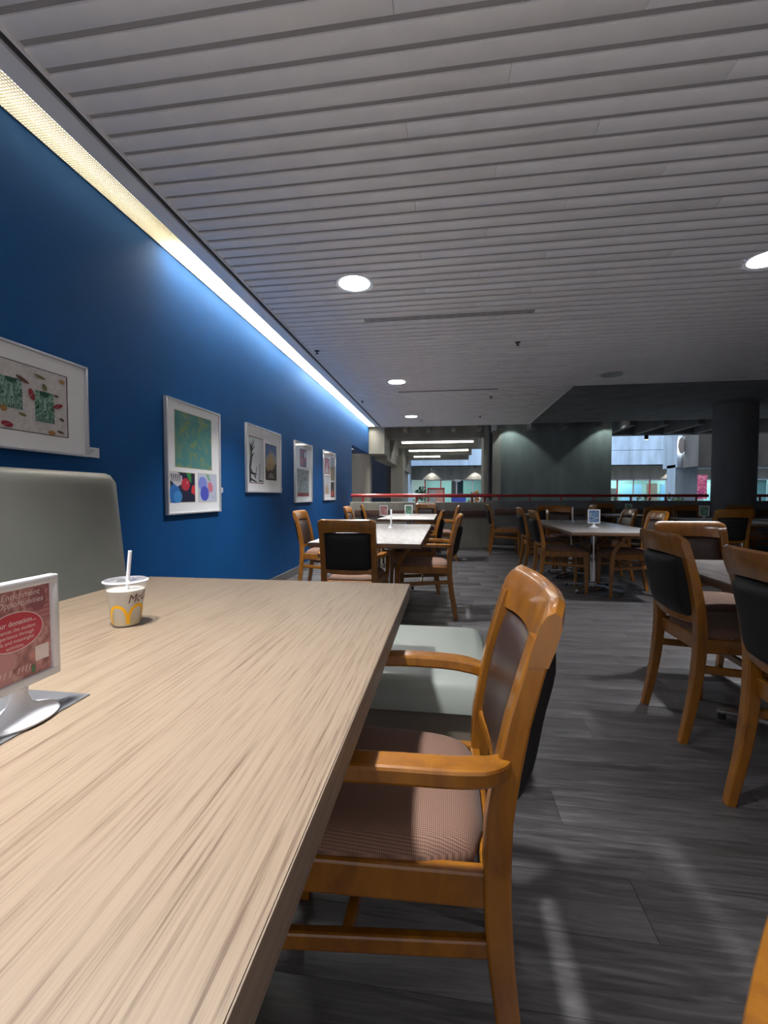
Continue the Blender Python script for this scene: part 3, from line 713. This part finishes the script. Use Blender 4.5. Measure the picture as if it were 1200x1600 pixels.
# ------------------------------------------------------------------ framed pictures on the blue wall
def picture(y0, y1, z0, z1, label):
    w, h = (y1-y0)/2, (z1-z0)
    t = thing('framed_picture', label, 'picture', (WX+0.003, (y0+y1)/2, z0), PI/2, 'framed student artworks')
    b, d = 0.012, 0.028
    fr = MB()
    for q in ((-w, w, h-b, h), (-w, w, 0, b), (-w, -w+b, b, h-b), (w-b, w, b, h-b)):
        fr.cbox(q[0], q[1], -d, 0, q[2], q[3], c=0.0015)
    fr.obj('frame', M['alu'], t)
    MB().box(-w+b-0.001, w-b+0.001, -0.012, -0.002, b-0.001, h-b+0.001).obj('mat_board', M['paper'], t, ang=0)
    MB().shape(rect(-w+b, w-b, b, h-b), -0.022).obj('glazing_pane', M['glaze'], t, ang=0)
    return t, w, h
class Art:
    """flat print built from coloured shapes; coordinates u,v in 0..1 of the print, v up"""
    def __init__(s, x0, x1, z0, z1, y=-0.0125):
        s.m = MB(); s.m.flat = True; s.b = (x0, x1, z0, z1); s.y = y; s.mats = []; s.k = 0
    def idx(s, m):
        if m not in s.mats: s.mats.append(m)
        return s.mats.index(m)
    def poly(s, pts, m):
        x0, x1, z0, z1 = s.b; s.k += 1
        s.m.shape([(x0+(x1-x0)*min(1, max(0, u)), z0+(z1-z0)*min(1, max(0, v))) for u, v in pts], s.y - 0.00004*s.k, s.idx(m)); return s
    def ell(s, u, v, ru, rv, m, rot=0, n=18): return s.poly(ellipse(u, v, ru, rv, n, rot), m)
    def line(s, a, b, wd, m):
        dx, dy = b[0]-a[0], b[1]-a[1]; L = math.hypot(dx, dy) or 1; nx, ny = -dy/L*wd/2, dx/L*wd/2
        return s.poly([(a[0]+nx, a[1]+ny), (a[0]-nx, a[1]-ny), (b[0]-nx*0.5, b[1]-ny*0.5), (b[0]+nx*0.5, b[1]+ny*0.5)], m)
    def done(s, name, parent): return s.m.obj(name, s.mats, parent, ang=0)
F_ = flat
rnd = random.Random(3)
# 1: two green animal-head prints among leaves
t, w, h = picture(1.20, 2.217, 1.272, 1.765, 'wide silver framed print with two green wolf heads among red leaves, leftmost picture')
Yc = (1.20+2.217)/2
a = Art(1.32-Yc, 2.095-Yc, 1.362-1.272, 1.683-1.272)
a.poly(rect(0,1,0,1), F_('ink_black', 25, 22, 24)).poly(rect(0.006,0.992,0.012,0.988), mottled('rice_paper', [(0.35, rgb(196,190,188)), (0.6, rgb(214,208,206))], 30))
DG, PG = F_('print_dark_green', 14, 78, 58), F_('print_pale_green', 150, 182, 168)
FUR = grain('wolf_fur', [(0.36, rgb(28, 92, 72)), (0.48, rgb(88, 138, 118)), (0.6, rgb(160, 190, 176))], (150, 20, 34), rough=0.7, dist=1.0, detail=3)
def head(x0, z0, ww, hh):
    X = lambda u: x0 + ww*u; Zz = lambda v: z0 + hh*v
    a.poly(rect(x0, x0+ww, z0, z0+hh), FUR)
    a.poly([(X(0.22), Zz(1.0)), (X(0.78), Zz(1.0)), (X(0.70), Zz(0.86)), (X(0.5), Zz(0.82)), (X(0.30), Zz(0.86))], DG)          # dark field between the ears
    for sg in (-1, 1):
        e = lambda u: X(0.5 + sg*u)
        a.poly([(e(0.5), Zz(0.98)), (e(0.30), Zz(0.84)), (e(0.36), Zz(0.70)), (e(0.48), Zz(0.72))], PG).poly([(e(0.44), Zz(0.90)), (e(0.36), Zz(0.83)), (e(0.40), Zz(0.76))], DG)
        a.poly([(e(0.10), Zz(0.58)), (e(0.20), Zz(0.63)), (e(0.30), Zz(0.60)), (e(0.20), Zz(0.56))], DG).ell(e(0.2), Zz(0.597), 0.004, 0.010, PG)
        a.poly([(e(0.30), Zz(0.52)), (e(0.50), Zz(0.62)), (e(0.50), Zz(0.44)), (e(0.34), Zz(0.40))], DG)
        for q in range(9):
            zz = 0.56-0.055*q; a.line((e(0.50), Zz(zz)), (e(0.24+0.12*rnd.random()), Zz(zz+0.10)), 0.006, PG if q % 3 else DG)
        a.line((e(0.06), Zz(0.78)), (e(0.10), Zz(0.40)), 0.006, DG)
    a.poly([(X(0.44), Zz(0.78)), (X(0.56), Zz(0.78)), (X(0.60), Zz(0.36)), (X(0.50), Zz(0.28)), (X(0.40), Zz(0.36))], PG)
    a.poly([(X(0.43), Zz(0.38)), (X(0.57), Zz(0.38)), (X(0.53), Zz(0.31)), (X(0.47), Zz(0.31))], DG).line((X(0.36), Zz(0.27)), (X(0.5), Zz(0.24)), 0.006, DG).line((X(0.64), Zz(0.27)), (X(0.5), Zz(0.24)), 0.006, DG)
    for q in range(16):
        u = 0.06+0.88*q/15; a.line((X(u), Zz(0.0)), (X(0.5+(u-0.5)*0.75), Zz(0.10+0.10*rnd.random())), 0.006, DG if q % 2 else PG)
u_ = lambda yy: (yy-1.32)/0.775
v_ = lambda z: (z-1.362)/0.321
head(u_(1.735), v_(1.462), 0.139, 0.44); head(u_(1.905), v_(1.422), 0.137, 0.47); head(u_(1.45), v_(1.44), 0.139, 0.45)
LR, LO, LB, LT = F_('leaf_red', 150, 38, 52), F_('leaf_ochre', 168, 122, 58), F_('leaf_brown', 105, 72, 60), F_('leaf_olive', 120, 118, 72)
for (yy, z, ru, rv, m, ro) in ((1.885,1.545,0.02,0.085,LR,0.1),(1.76,1.385,0.035,0.045,LR,0.4),(2.03,1.515,0.025,0.05,LR,-0.6),(1.84,1.605,0.022,0.06,LB,0.7),(2.055,1.645,0.022,0.034,LO,0),(1.955,1.595,0.017,0.05,LT,0.1),(1.745,1.455,0.022,0.045,LO,0),
                               (1.99,1.375,0.028,0.035,LO,0),(2.04,1.385,0.03,0.018,LB,-0.6),(1.93,1.64,0.045,0.02,LT,-0.5),(1.835,1.44,0.03,0.02,LT,-0.8),(2.02,1.565,0.018,0.02,LB,-0.3),(2.05,1.45,0.016,0.03,LB,0.4),(1.62,1.64,0.03,0.03,LO,0),(1.55,1.39,0.03,0.04,LR,0.2)):
    a.ell(u_(yy), v_(z), ru, rv, m, ro)
    if m in (LR, LO):
        a.line((u_(yy)-ru*0.7, v_(z)-rv*0.5), (u_(yy)+ru*0.7, v_(z)+rv*0.5), 0.004, F_('leaf_vein', 205, 170, 165))
a.done('art_print', t)
# 2: teal print above two fruit prints; the figure in the teal print is left out
t, w, h = picture(2.91, 3.662, 0.918, 1.768, 'tall framed picture with a teal print above two small still lifes')
Yc = (2.91+3.662)/2
a = Art(3.018-Yc, 3.535-Yc, 1.27-0.918, 1.694-0.918)
a.poly(rect(0,1,0,1), F_('thin_gold', 170, 160, 110)).poly(rect(0.012,0.988,0.012,0.988), mottled('teal_wash', [(0.30, rgb(62,126,130)), (0.50, rgb(82,142,140)), (0.62, rgb(134,150,100)), (0.8, rgb(160,160,92))], 7))
a.done('teal_print', t)
a = Art(2.95-Yc, 3.28-Yc, 1.004-0.918, 1.237-0.918)
a.poly(rect(-0.05,1.05,-0.05,1.05), F_('cream_edge', 205, 198, 165)).poly(rect(0.02,0.98,0.02,0.98), F_('still_navy', 22, 24, 60))
a.ell(0.18,0.28,0.20,0.34,F_('still_blue', 38, 110, 185)).ell(0.30,0.20,0.16,0.20,F_('still_blue2', 60, 140, 205)).poly([(0.02,0.98),(0.02,0.72),(0.28,0.52),(0.48,0.62),(0.46,0.86),(0.30,0.98)],F_('still_white', 205, 200, 205))
for q in range(5): a.line((0.06+0.08*q,0.92),(0.10+0.07*q,0.68),0.04,F_('ink_black', 25, 22, 24))
a.ell(0.60,0.60,0.17,0.21,F_('still_red', 190, 40, 62)).poly([(0.62,0.98),(0.82,0.98),(0.84,0.66),(0.74,0.72)],F_('still_green', 52, 140, 72)).poly([(0.82,0.34),(0.98,0.24),(0.98,0.60),(0.86,0.56)],F_('still_scarlet', 215, 52, 58)).ell(0.66,0.66,0.03,0.05,F_('still_pink', 225, 120, 135))
a.done('still_life_print', t)
a = Art(3.316-Yc, 3.612-Yc, 1.004-0.918, 1.242-0.918)
a.poly(rect(-0.05,1.05,-0.05,1.05), F_('cream_edge', 205, 198, 165)).poly(rect(0.02,0.98,0.02,0.98), F_('still_lilac_bg', 190, 196, 215))
a.ell(0.24,0.64,0.22,0.24,F_('still_lilac', 128, 140, 215)).ell(0.34,0.30,0.22,0.26,F_('still_violet', 74, 84, 190)).ell(0.64,0.52,0.13,0.20,F_('still_rose', 205, 120, 140),0.3).poly([(0.40,0.96),(0.56,0.98),(0.66,0.74),(0.54,0.76)],F_('still_sage', 130, 175, 140)).ell(0.80,0.28,0.13,0.14,F_('still_grey', 165, 172, 195)).ell(0.80,0.28,0.11,0.12,F_('still_lilac_bg', 190, 196, 215))
a.done('still_life_print', t)
# 3: tree sketch and building
t, w, h = picture(4.18, 5.10, 1.09, 1.785, 'framed pair of a bare dark tree sketch and a castle like building')
Yc = (4.18+5.10)/2
a = Art(4.25-Yc, 4.605-Yc, 1.185-1.09, 1.668-1.09)
BR = F_('sketch_brown', 110, 70, 62); INK = F_('ink_black', 25, 22, 24)
a.poly(rect(0,1,0,1), BR).poly(rect(0.02,0.98,0.015,0.985), F_('sketch_paper', 196, 200, 206))
a.poly([(0.03,0.03),(0.14,0.03),(0.12,0.3),(0.22,0.55),(0.18,0.75),(0.30,0.97),(0.14,0.80),(0.05,0.88),(0.10,0.6),(0.03,0.35)], INK)
for p_, q_ in (((0.12,0.65),(0.38,0.80)),((0.18,0.72),(0.36,0.92)),((0.10,0.30),(0.46,0.10)),((0.12,0.22),(0.50,0.20)),((0.40,0.12),(0.52,0.36)),((0.06,0.10),(0.5,0.03)),((0.16,0.55),(0.34,0.66))): a.line(p_, q_, 0.05, INK)
a.line((0.70,0.08),(0.74,0.42),0.10,F_('sketch_grey', 140, 146, 152)).ell(0.72,0.40,0.05,0.03,F_('sketch_grey', 140, 146, 152)).line((0.66,0.06),(0.96,0.06),0.035,INK)
a.done('tree_sketch', t)
a = Art(4.66-Yc, 4.978-Yc, 1.232-1.09, 1.633-1.09)
a.poly(rect(0,1,0,1), INK).poly(rect(0.03,0.97,0.02,0.98), F_('paint_sky', 88, 118, 165)).poly([(0.03,0.60),(0.3,0.74),(0.5,0.70),(0.7,0.82),(0.97,0.66),(0.97,0.3),(0.03,0.3)],F_('paint_haze', 150, 150, 150))
ST = F_('paint_stone', 176, 150, 112); SD = F_('paint_shade', 62, 56, 52)
a.poly([(0.12,0.25),(0.12,0.52),(0.20,0.56),(0.20,0.64),(0.32,0.60),(0.36,0.74),(0.46,0.84),(0.56,0.74),(0.60,0.62),(0.72,0.66),(0.74,0.50),(0.86,0.44),(0.86,0.25)],ST)
for q in range(6): a.line((0.18+0.12*q,0.28),(0.18+0.12*q,0.48),0.035,SD)
a.poly([(0.03,0.02),(0.97,0.02),(0.97,0.40),(0.70,0.34),(0.55,0.26),(0.40,0.30),(0.2,0.24),(0.03,0.36)],SD).poly([(0.2,0.06),(0.8,0.06),(0.62,0.20),(0.38,0.20)],F_('paint_path', 128, 124, 120)).poly([(0.75,0.3),(0.97,0.36),(0.97,0.5),(0.8,0.44)],F_('paint_tree', 58, 64, 46))
a.done('building_print', t)
# 4: small red print above a grey sketch
t, w, h = picture(5.60, 6.343, 0.962, 1.787, 'tall framed picture with a small red print above a grey figure sketch')
Yc = (5.60+6.343)/2
a = Art(5.82-Yc, 6.095-Yc, 1.455-0.962, 1.696-0.962)
a.poly(rect(0,1,0,1), INK).poly(rect(0.06,0.94,0.05,0.95), F_('print_brick', 150, 52, 58)).ell(0.55,0.66,0.22,0.16,F_('print_dusk', 90, 40, 50)).ell(0.78,0.72,0.12,0.2,F_('sketch_paper', 196, 200, 206)).poly([(0.5,0.1),(0.92,0.1),(0.86,0.4),(0.6,0.3)],F_('print_dusk', 90, 40, 50)).ell(0.3,0.3,0.12,0.1,F_('print_coral', 190, 90, 90))
a.done('red_print', t)
a = Art(5.705-Yc, 6.207-Yc, 1.047-0.962, 1.416-0.962)
a.poly(rect(0,1,0,1), F_('sketch_grey', 140, 146, 152)).poly(rect(0.015,0.985,0.02,0.98), mottled('pencil_grey', [(0.4, rgb(112,124,130)), (0.5, rgb(158,170,176)), (0.62, rgb(186,194,198))], 24))
for q in range(26):
    x, z = 0.2+0.7*rnd.random(), 0.15+0.7*rnd.random(); a.line((x, z), (x+0.16*(rnd.random()-0.5), z+0.2*rnd.random()), 0.02, F_('pencil_dark', 84, 96, 104))
a.poly(rect(0.015,0.985,0.02,0.14), F_('print_brick2', 128, 70, 72))
a.done('figure_sketch', t)
# 5: four small panels
t, w, h = picture(6.965, 7.725, 0.978, 1.800, 'narrow looking framed picture with four small panels, farthest along the blue wall')
Yc = (6.965+7.725)/2
for nm, q, cols in (('red_panel', (7.05,7.33,1.42,1.68), ('print_coral','sketch_paper')), ('landscape_panel', (7.42,7.66,1.32,1.72), ('paint_haze','paint_stone')), ('sketch_panel', (7.05,7.33,1.08,1.38), ('sketch_paper','paint_stone')), ('tower_panel', (7.42,7.66,1.03,1.29), ('paint_shade','print_coral'))):
    a = Art(q[0]-Yc, q[1]-Yc, q[2]-0.978, q[3]-0.978)
    a.poly(rect(0,1,0,1), F_('paint_shade', 62, 56, 52)).poly(rect(0.03,0.97,0.02,0.98), M[cols[0]]).poly([(0.15,0.05),(0.85,0.05),(0.7,0.45),(0.6,0.4),(0.5,0.8),(0.4,0.4),(0.25,0.5)], M[cols[1]])
    a.done(nm, t)
for (yy, z0, ww, hh, l) in ((2.226,1.276,0.088,0.056,'white caption card beside the wolf head print'), (3.672,1.085,0.066,0.044,'white caption card beside the teal picture'), (5.108,1.108,0.066,0.05,'white caption card beside the tree and castle pair'),
                            (6.352,1.12,0.066,0.06,'white caption card beside the red and grey picture'), (7.732,1.11,0.066,0.05,'white caption card beside the farthest picture')):
    t = thing('caption_card', l, 'caption card', (WX+0.0005, yy, z0), PI/2, 'white caption cards')
    MB().box(0, ww, -0.005, 0, 0, hh).obj('card', flat('caption_white', 205, 206, 214), t, ang=0)
    ls = MB(); ls.flat = True
    for q in range(3): ls.shape(rect(ww*0.12, ww*(0.6-0.12*q), hh*(0.72-0.16*q), hh*(0.76-0.16*q)), -0.0054)
    ls.obj('caption_lines', flat('caption_ink', 120, 122, 130), t, ang=0)

# ------------------------------------------------------------------ low walls, railing, column
struct('wall_parapet', MB().cbox(-2.14, 0.895, 9.02, 9.30, 0, 0.92, c=0.01), M['conc'])
struct('wall_parapet_right', MB().cbox(0.82, 12, 9.72, 9.98, 0, 0.95, c=0.01), M['conc_dark'])
tag(MB().cbox(-1.90, 0.775, 8.985, 9.02, 0.627, 0.757, c=0.006).obj('bumper_board', M['board']), 'brown wooden bumper board fixed along the left low concrete wall', 'board')
tag(MB().cbox(1.0, 8.5, 9.68, 9.715, 0.64, 0.78, c=0.006).obj('bumper_board', M['board']), 'dark brown bumper board along the shadowy right low wall', 'board')
def railing(name, x0, x1, y, z, posts, zb, label, r=0.037):
    t = thing(name, label, 'railing', (0, y, 0))
    MB().tube([(x0, 0, z), (x1, 0, z)], r, 16).obj('handrail', M['red'], t)
    for x in posts: MB().tube([(x, 0, zb), (x, 0, z)], 0.02, 12).obj('post', M['red'], t)
railing('handrail', -2.05, 0.90, 9.14, 1.055, (-1.75, -0.63, 0.50, 0.75), 0.92, 'bright red pipe handrail on the left low concrete wall')
railing('handrail', 0.80, 5.25, 9.84, 1.055, (1.11, 1.75, 2.40, 3.05, 3.78, 4.45, 5.03), 0.95, 'dark red pipe handrail along the far low wall, left of the column', 0.03)
railing('handrail', 6.0, 12, 9.84, 1.055, (6.2, 7.2, 8.2), 0.95, 'short piece of dark red handrail right of the column', 0.03)
struct('column_round', MB().lathe([(0.36, 0), (0.36, ZC+0.02)], 40, 5.54, 9.55), M['conc_dark'])

# ------------------------------------------------------------------ concrete corridor and atrium beyond
struct('wall_beam_end', MB().box(-2.10, -1.60, 11.29, 11.9, 2.13, 3.2), M['conc'], ang=0)
struct('wall_pier_left', MB().box(-3.2, -2.02, 11.5, 11.8, 0, 2.16), M['conc'], ang=0)
struct('wall_recess_blue', MB().box(-3.4, -1.8, 14.6, 14.8, 0, 2.6), plain('navy_paint', (0.008, 0.026, 0.062, 1), 0.6), ang=0)
struct('door_1', MB().box(-1.98, -1.85, 14.56, 14.6, 0, 2.1), M['navy'], ang=0)
struct('wall_pier_second', MB().box(-1.84, -1.45, 14.5, 15.2, 0, 2.35), M['conc'], ang=0)
struct('wall_spandrel', MB().box(-1.95, -1.62, 11.9, 20.0, 2.02, 3.2), M['conc'], ang=0)
struct('wall_corridor_lower', MB().box(-2.2, -1.75, 15.2, 20, 0, 2.05), M['conc'], ang=0)
struct('wall_atrium_side', MB().box(-2.5, -2.1, 20, 27, 0, 6), M['conc_skylit'], ang=0)
# tapered fins between beams
fin = MB().prism([(0,0),(0.26,0.95),(0,0.95)], 0, 0.12).mesh('fin', M['conc'])
for i, yy in enumerate((12.55, 14.95, 17.5)):
    o = bpy.data.objects.new('wall_fin', fin); C.objects.link(o); o.location = (-1.62, yy, 2.05); o['kind'] = 'structure'
struct('ceiling_corridor', MB().box(-2.2, 1.6, 11.285, 20.5, 3.15, 3.4), M['conc'], ang=0)
for i, (yy, xr) in enumerate(((12.1, 0.92), (14.5, 0.95), (17.0, 0.9), (19.2, 0.9))):
    struct('beam_corridor', MB().box(-1.62, xr, yy, yy+0.35, 2.60, 3.15), M['conc'], ang=0)
for i, (x, yy) in enumerate(((-1.1, 11.35), (-0.5, 11.35), (0.15, 11.35), (0.8, 11.35))):
    struct('beam_rib', MB().box(x-0.05, x+0.05, yy, 12.1, 2.75, 3.15), M['conc'], ang=0)
for i, (yy, x1, l) in enumerate(((13.3, 0.75, 'nearest bright strip light between the corridor beams'), (15.8, 0.72, 'middle bright strip light between the corridor beams'), (18.2, -0.3, 'farthest short strip light between the corridor beams'))):
    t = thing('strip_light', l, 'light fixture', (0, yy, 2.62), 0, 'corridor strip lights')
    MB().box(-1.35, x1, -0.06, 0.06, 0.04, 0.09).obj('housing', M['white'], t, ang=0)
    for xx in (-1.2, x1-0.15): MB().tube([(xx, 0, 0.08), (xx, 0, 0.54)], 0.008, 8).obj('suspension_rod', M['alu'], t)
    MB().cbox(-1.35, x1, -0.05, 0.05, 0.0, 0.045, c=0.01).obj('diffuser', emit('strip_diffuser', (1.0, 0.96, 0.86, 1), 8.0), t)
# big concrete wall with pilasters, facing the room
struct('wall_concrete_big', MB().box(1.38, 4.13, 12.0, 12.3, 0, 3.3), M['conc_green'], ang=0)
struct('wall_pilaster', MB().box(0.95, 1.08, 12.0, 12.8, 0, 3.3).box(1.17, 1.38, 11.9, 12.4, 0, 2.75), M['conc'], ang=0)
struct('wall_pilaster_lit', MB().box(1.08, 1.17, 12.35, 12.45, 0, 3.3), M['conc_skylit'], ang=0)
struct('ceiling_rear', MB().box(1.0, 14, 11.25, 13.4, 3.15, 3.4), M['conc_dark'], ang=0)
for i, x in enumerate((1.35, 2.1, 2.85, 3.6, 4.35, 5.1, 5.85, 6.6)):
    struct('beam_rear', MB().prism([(x-0.07, 2.72), (x+0.07, 2.72), (x+0.07, 3.15), (x-0.07, 3.15)], 11.3, 12.0 if x < 4.2 else 13.2), M['conc_dark'], ang=0)
struct('beam_lintel', MB().box(4.13, 14, 13.0, 13.3, 2.72, 3.4), M['conc_dark'], ang=0)
def spot(x, y, z, tx, ty, tz, power, size, col=(1.0, 0.97, 0.9)):
    d = bpy.data.lights.new('spot_lamp', 'SPOT'); d.energy = power; d.spot_size = math.radians(size); d.spot_blend = 0.25; d.shadow_soft_size = 0.03; d.color = col
    o = bpy.data.objects.new('spot_lamp', d); C.objects.link(o); o.location = (x, y, z)
    o.rotation_euler = (Vector((tx, ty, tz)) - Vector((x, y, z))).to_track_quat('-Z', 'Y').to_euler()
    return o
def can_spot(x, y, z, label, power, size, tx, ty, tz, col=(1.0, 0.97, 0.9)):
    t = thing('can_spotlight', label, 'spotlight', (x, y, z), 0, 'small can spotlights')
    MB().lathe([(0.05, 0.0), (0.05, 0.10), (0.03, 0.13), (0.01, 0.13)], 20, cap0=False).obj('can', M['black'], t)
    MB().lathe([(0.045, 0.004), (0.045, 0.006)], 20).obj('bulb', emit('spot_bulb', (1, 0.95, 0.85, 1), 12.0), t)
    o = spot(x, y, z-0.01, tx, ty, tz, power, size, col); 
can_spot(1.62, 11.62, 3.02, 'can spotlight above the left part of the big concrete wall', 20, 100, 1.62, 11.95, 0, (0.85, 1.0, 0.95))
can_spot(4.0, 11.62, 3.02, 'can spotlight above the right part of the big concrete wall', 17, 100, 4.0, 11.95, 0, (0.85, 1.0, 0.95))
can_spot(5.42, 13.15, 2.592, 'small bright can spotlight hanging in the wide opening', 25, 100, 5.9, 15, 0)

# atrium far side: pale balcony band, grey band, shopfronts
struct('wall_atrium_far', MB().box(-2.5, 3.4, 25.0, 25.4, 2.68, 6.5).box(3.4, 22, 26.0, 26.4, 2.70, 3.52).box(3.4, 22, 26.0, 26.4, 3.55, 6.5).box(3.4, 22, 26.03, 26.4, 3.5, 3.57), M['conc_skylit'], ang=0)
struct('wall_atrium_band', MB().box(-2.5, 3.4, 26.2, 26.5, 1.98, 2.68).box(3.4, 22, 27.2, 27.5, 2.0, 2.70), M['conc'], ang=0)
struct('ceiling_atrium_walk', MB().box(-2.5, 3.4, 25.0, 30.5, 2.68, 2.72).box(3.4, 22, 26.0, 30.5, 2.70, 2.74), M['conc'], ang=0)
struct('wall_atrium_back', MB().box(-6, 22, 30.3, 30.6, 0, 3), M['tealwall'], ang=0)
struct('wall_atrium_right', MB().box(20.5, 20.8, 9, 31, 0, 6.5), M['conc_skylit'], ang=0)
struct('pier_atrium', MB().box(7.66, 8.35, 16.3, 16.9, 0, 2.1).box(7.66, 12.5, 16.2, 17.2, 2.0, 6.5), M['conc_skylit'], ang=0)
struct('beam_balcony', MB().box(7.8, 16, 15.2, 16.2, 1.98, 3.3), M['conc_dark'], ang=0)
t = thing('dish_light', 'bright white oval wall lamp at the edge of the wide opening', 'light fixture', (7.72, 16.1, 2.72))
MB().lathe([(0.0, 0.0), (0.25, 0.02), (0.27, 0.04)], 28, ex=0.42, ey=1.0, cap0=False).obj('dish', M['white'], t).rotation_euler = (PI/2, 0, 0)
MB().lathe([(0.24, 0.0), (0.22, 0.03)], 28, ex=0.42, ey=1.0).obj('lens', emit('dish_lens', (1, 0.99, 0.95, 1), 9.0), t).rotation_euler = (PI/2, 0, 0)
can_spot(-0.9, 25.9, 2.6, 'tiny can spotlight over the far left shopfront', 30, 95, -0.9, 26.25, 0)
can_spot(1.6, 25.9, 2.6, 'tiny can spotlight over the far right of the corridor view', 30, 95, 1.6, 26.25, 0)
can_spot(12.6, 26.9, 2.6, 'tiny can spotlight over the shopfronts in the wide opening', 45, 100, 12.6, 27.25, 0)
for x, y, p in ((0, 28.4, 60), (10, 29, 90), (15, 29, 90)):
    area('shop_ceiling_lamp', (x, y, 2.6), (0, 0, 0), 3.0, 1.0, p, (0.85, 1.0, 0.97))

def shopfront(x0, x1, y, n, label, reds):
    t = thing('glass_shopfront', label, 'shopfront', (0, y, 0))
    w = (x1-x0)/n
    for i in range(n):
        MB().box(x0+i*w+0.03, x0+(i+1)*w-0.03, 0, 0.012, 0.05, 1.95).obj('glass_pane', M['pane'], t, ang=0)
    for i in range(n+1):
        MB().box(x0+i*w-0.035, x0+i*w+0.035, -0.04, 0.04, 0, 1.98).obj('mullion', M['red'] if i in reds else M['alu'], t, ang=0)
    MB().box(x0, x1, -0.04, 0.04, 1.92, 2.0).obj('head_rail', M['alu'], t, ang=0)
shopfront(-1.3, 3.3, 26.35, 5, 'far glass shopfront with a red door frame seen down the corridor', (0, 1))
shopfront(8.0, 15.0, 27.35, 8, 'wide glass shopfront with red posts seen through the wide opening', (2, 4, 6))
shopfront(15.2, 20.0, 27.35, 4, 'pale glass shopfront seen right of the round column', ())
for i, (x0, x1, z0, z1, c) in enumerate(((8.2, 9.4, 0.4, 1.9, (170, 200, 190)), (9.7, 10.6, 0.2, 1.5, (70, 60, 62)), (10.8, 12.0, 0.3, 1.75, (150, 190, 225)), (12.3, 12.9, 0.1, 1.8, (150, 120, 110)), (13.1, 14.6, 0.4, 1.75, (140, 185, 230)), (15.6, 19.5, 0.4, 1.8, (180, 215, 225)))):
    struct('wall_shop_panel', MB().box(x0, x1, 29.6, 29.7, z0, z1), flat('shop_panel_%d' % i, *c), ang=0)  # light blue panels carry the glow of backlit windows in their colour
def block(name, label, cat, x0, x1, y0, y1, z0, z1, m, parts=()):
    t = thing(name, label, cat, ((x0+x1)/2, (y0+y1)/2, z0))
    hx, hy, h = (x1-x0)/2, (y1-y0)/2, z1-z0
    MB().cbox(-hx, hx, -hy, hy, 0, h, c=0.01).obj('body', m, t)
    for nm, q, mm in parts: MB().box(*q).obj(nm, mm, t, ang=0)
    return t
block('display_case', 'blue display case far down the corridor', 'display', 0.25, 1.0, 24.2, 24.7, 0, 1.15, flat('case_blue', 44, 60, 140), (('top_sign', (-0.3, 0.3, -0.26, -0.24, 0.95, 1.12), flat('case_red', 190, 40, 50)),))
block('dark_doorway', 'tall dark doorway under the far exit sign', 'door', 0.25, 0.95, 27.0, 27.2, 0, 1.95, M['navy'], (('door_leaf', (-0.05, 0.3, -0.12, -0.1, 0, 1.85), flat('door_teal', 40, 60, 70)),))
t = thing('exit_sign', 'small white exit sign above the dark far doorway', 'sign', (0.6, 26.15, 1.85))
MB().cbox(-0.16, 0.16, -0.03, 0.03, 0, 0.14, c=0.006).obj('case', flat('sign_white', 225, 228, 228), t)
block('red_doorframe', 'red framed doorway far down the corridor at the left', 'door', -1.15, -0.15, 26.0, 26.1, 0, 1.45, flat('lintel_grey', 150, 150, 145), (('frame_post', (-0.5, -0.42, -0.08, -0.04, 0, 1.5), M['red']), ('frame_post', (0.42, 0.5, -0.08, -0.04, 0, 1.5), M['red']), ('frame_head', (-0.5, 0.5, -0.08, -0.04, 1.42, 1.5), M['red']), ('door_leaf', (0.0, 0.4, -0.07, -0.05, 0, 1.4), flat('door_salmon', 190, 140, 120))))
t = thing('poster_panel', 'pink and purple poster panel left of the round column', 'poster', (10.6, 21.0, 0.9))
MB().box(-0.55, 0.55, 0, 0.04, 0, 1.05).obj('panel', mottled('poster_pink', [(0.35, rgb(150,60,120)), (0.5, rgb(220,90,120)), (0.66, rgb(235,170,190))], 4), t, ang=0)
MB().box(-0.62, -0.56, -0.02, 0.06, -0.9, 1.1).obj('stand_post', M['alu'], t, ang=0)
# flower arrangement and small plants beyond the rail
def plant(x, y, z0, r, h, label, cols, n=60, nm='potted_plant'):
    t = thing(nm, label, 'plant', (x, y, z0))
    MB().lathe([(r*0.5, 0), (r*0.7, h*0.4)], 16).obj('pot', M['edge'], t)
    lf = MB(); rr = random.Random(int(x*100)+5)
    for q in range(n):
        a, e = rr.random()*2*PI, rr.random()*1.3
        c = Vector((r*math.cos(a)*math.cos(e)*rr.random()**0.4, r*math.sin(a)*math.cos(e), h*0.45+h*0.55*math.sin(e)*rr.random()**0.5))
        d = Vector((rr.random()-0.5, rr.random()-0.5, rr.random()-0.2)).normalized()*r*0.5; s_ = d.cross(Vector((0,0,1))).normalized()*r*0.16
        lf.add([c, c+d*0.5+s_, c+d, c+d*0.5-s_], [(0,1,2,3)], q % len(cols))
    lf.flat = True
    tag(lf.obj('foliage', cols, t, ang=0), kind='stuff')
plant(1.25, 20.0, 0.0, 0.35, 1.25, 'orange and white flower arrangement beyond the left railing', [flat('flower_orange', 225, 130, 50), flat('flower_white', 235, 225, 215), flat('leaf_dark', 40, 60, 40)], 140, 'flower_arrangement')
plant(-1.45, 25.2, 0.0, 0.45, 1.5, 'dark leafy plant by the far left shop corner', [flat('leaf_dark', 40, 60, 40), flat('leaf_mid', 60, 95, 60)], 120)
for i, (x, l) in enumerate(((6.0, 'low leafy plant beyond the rail, left in the wide opening'), (6.9, 'low leafy plant beyond the rail, middle of the wide opening'), (7.6, 'low leafy plant beyond the rail, right in the wide opening'))):
    plant(x, 17.5 - i*0.6, 0.0, 0.35, 1.1, l, [flat('leaf_dark', 40, 60, 40), flat('leaf_mid', 60, 95, 60), flat('leaf_pale', 150, 170, 150)], 100)
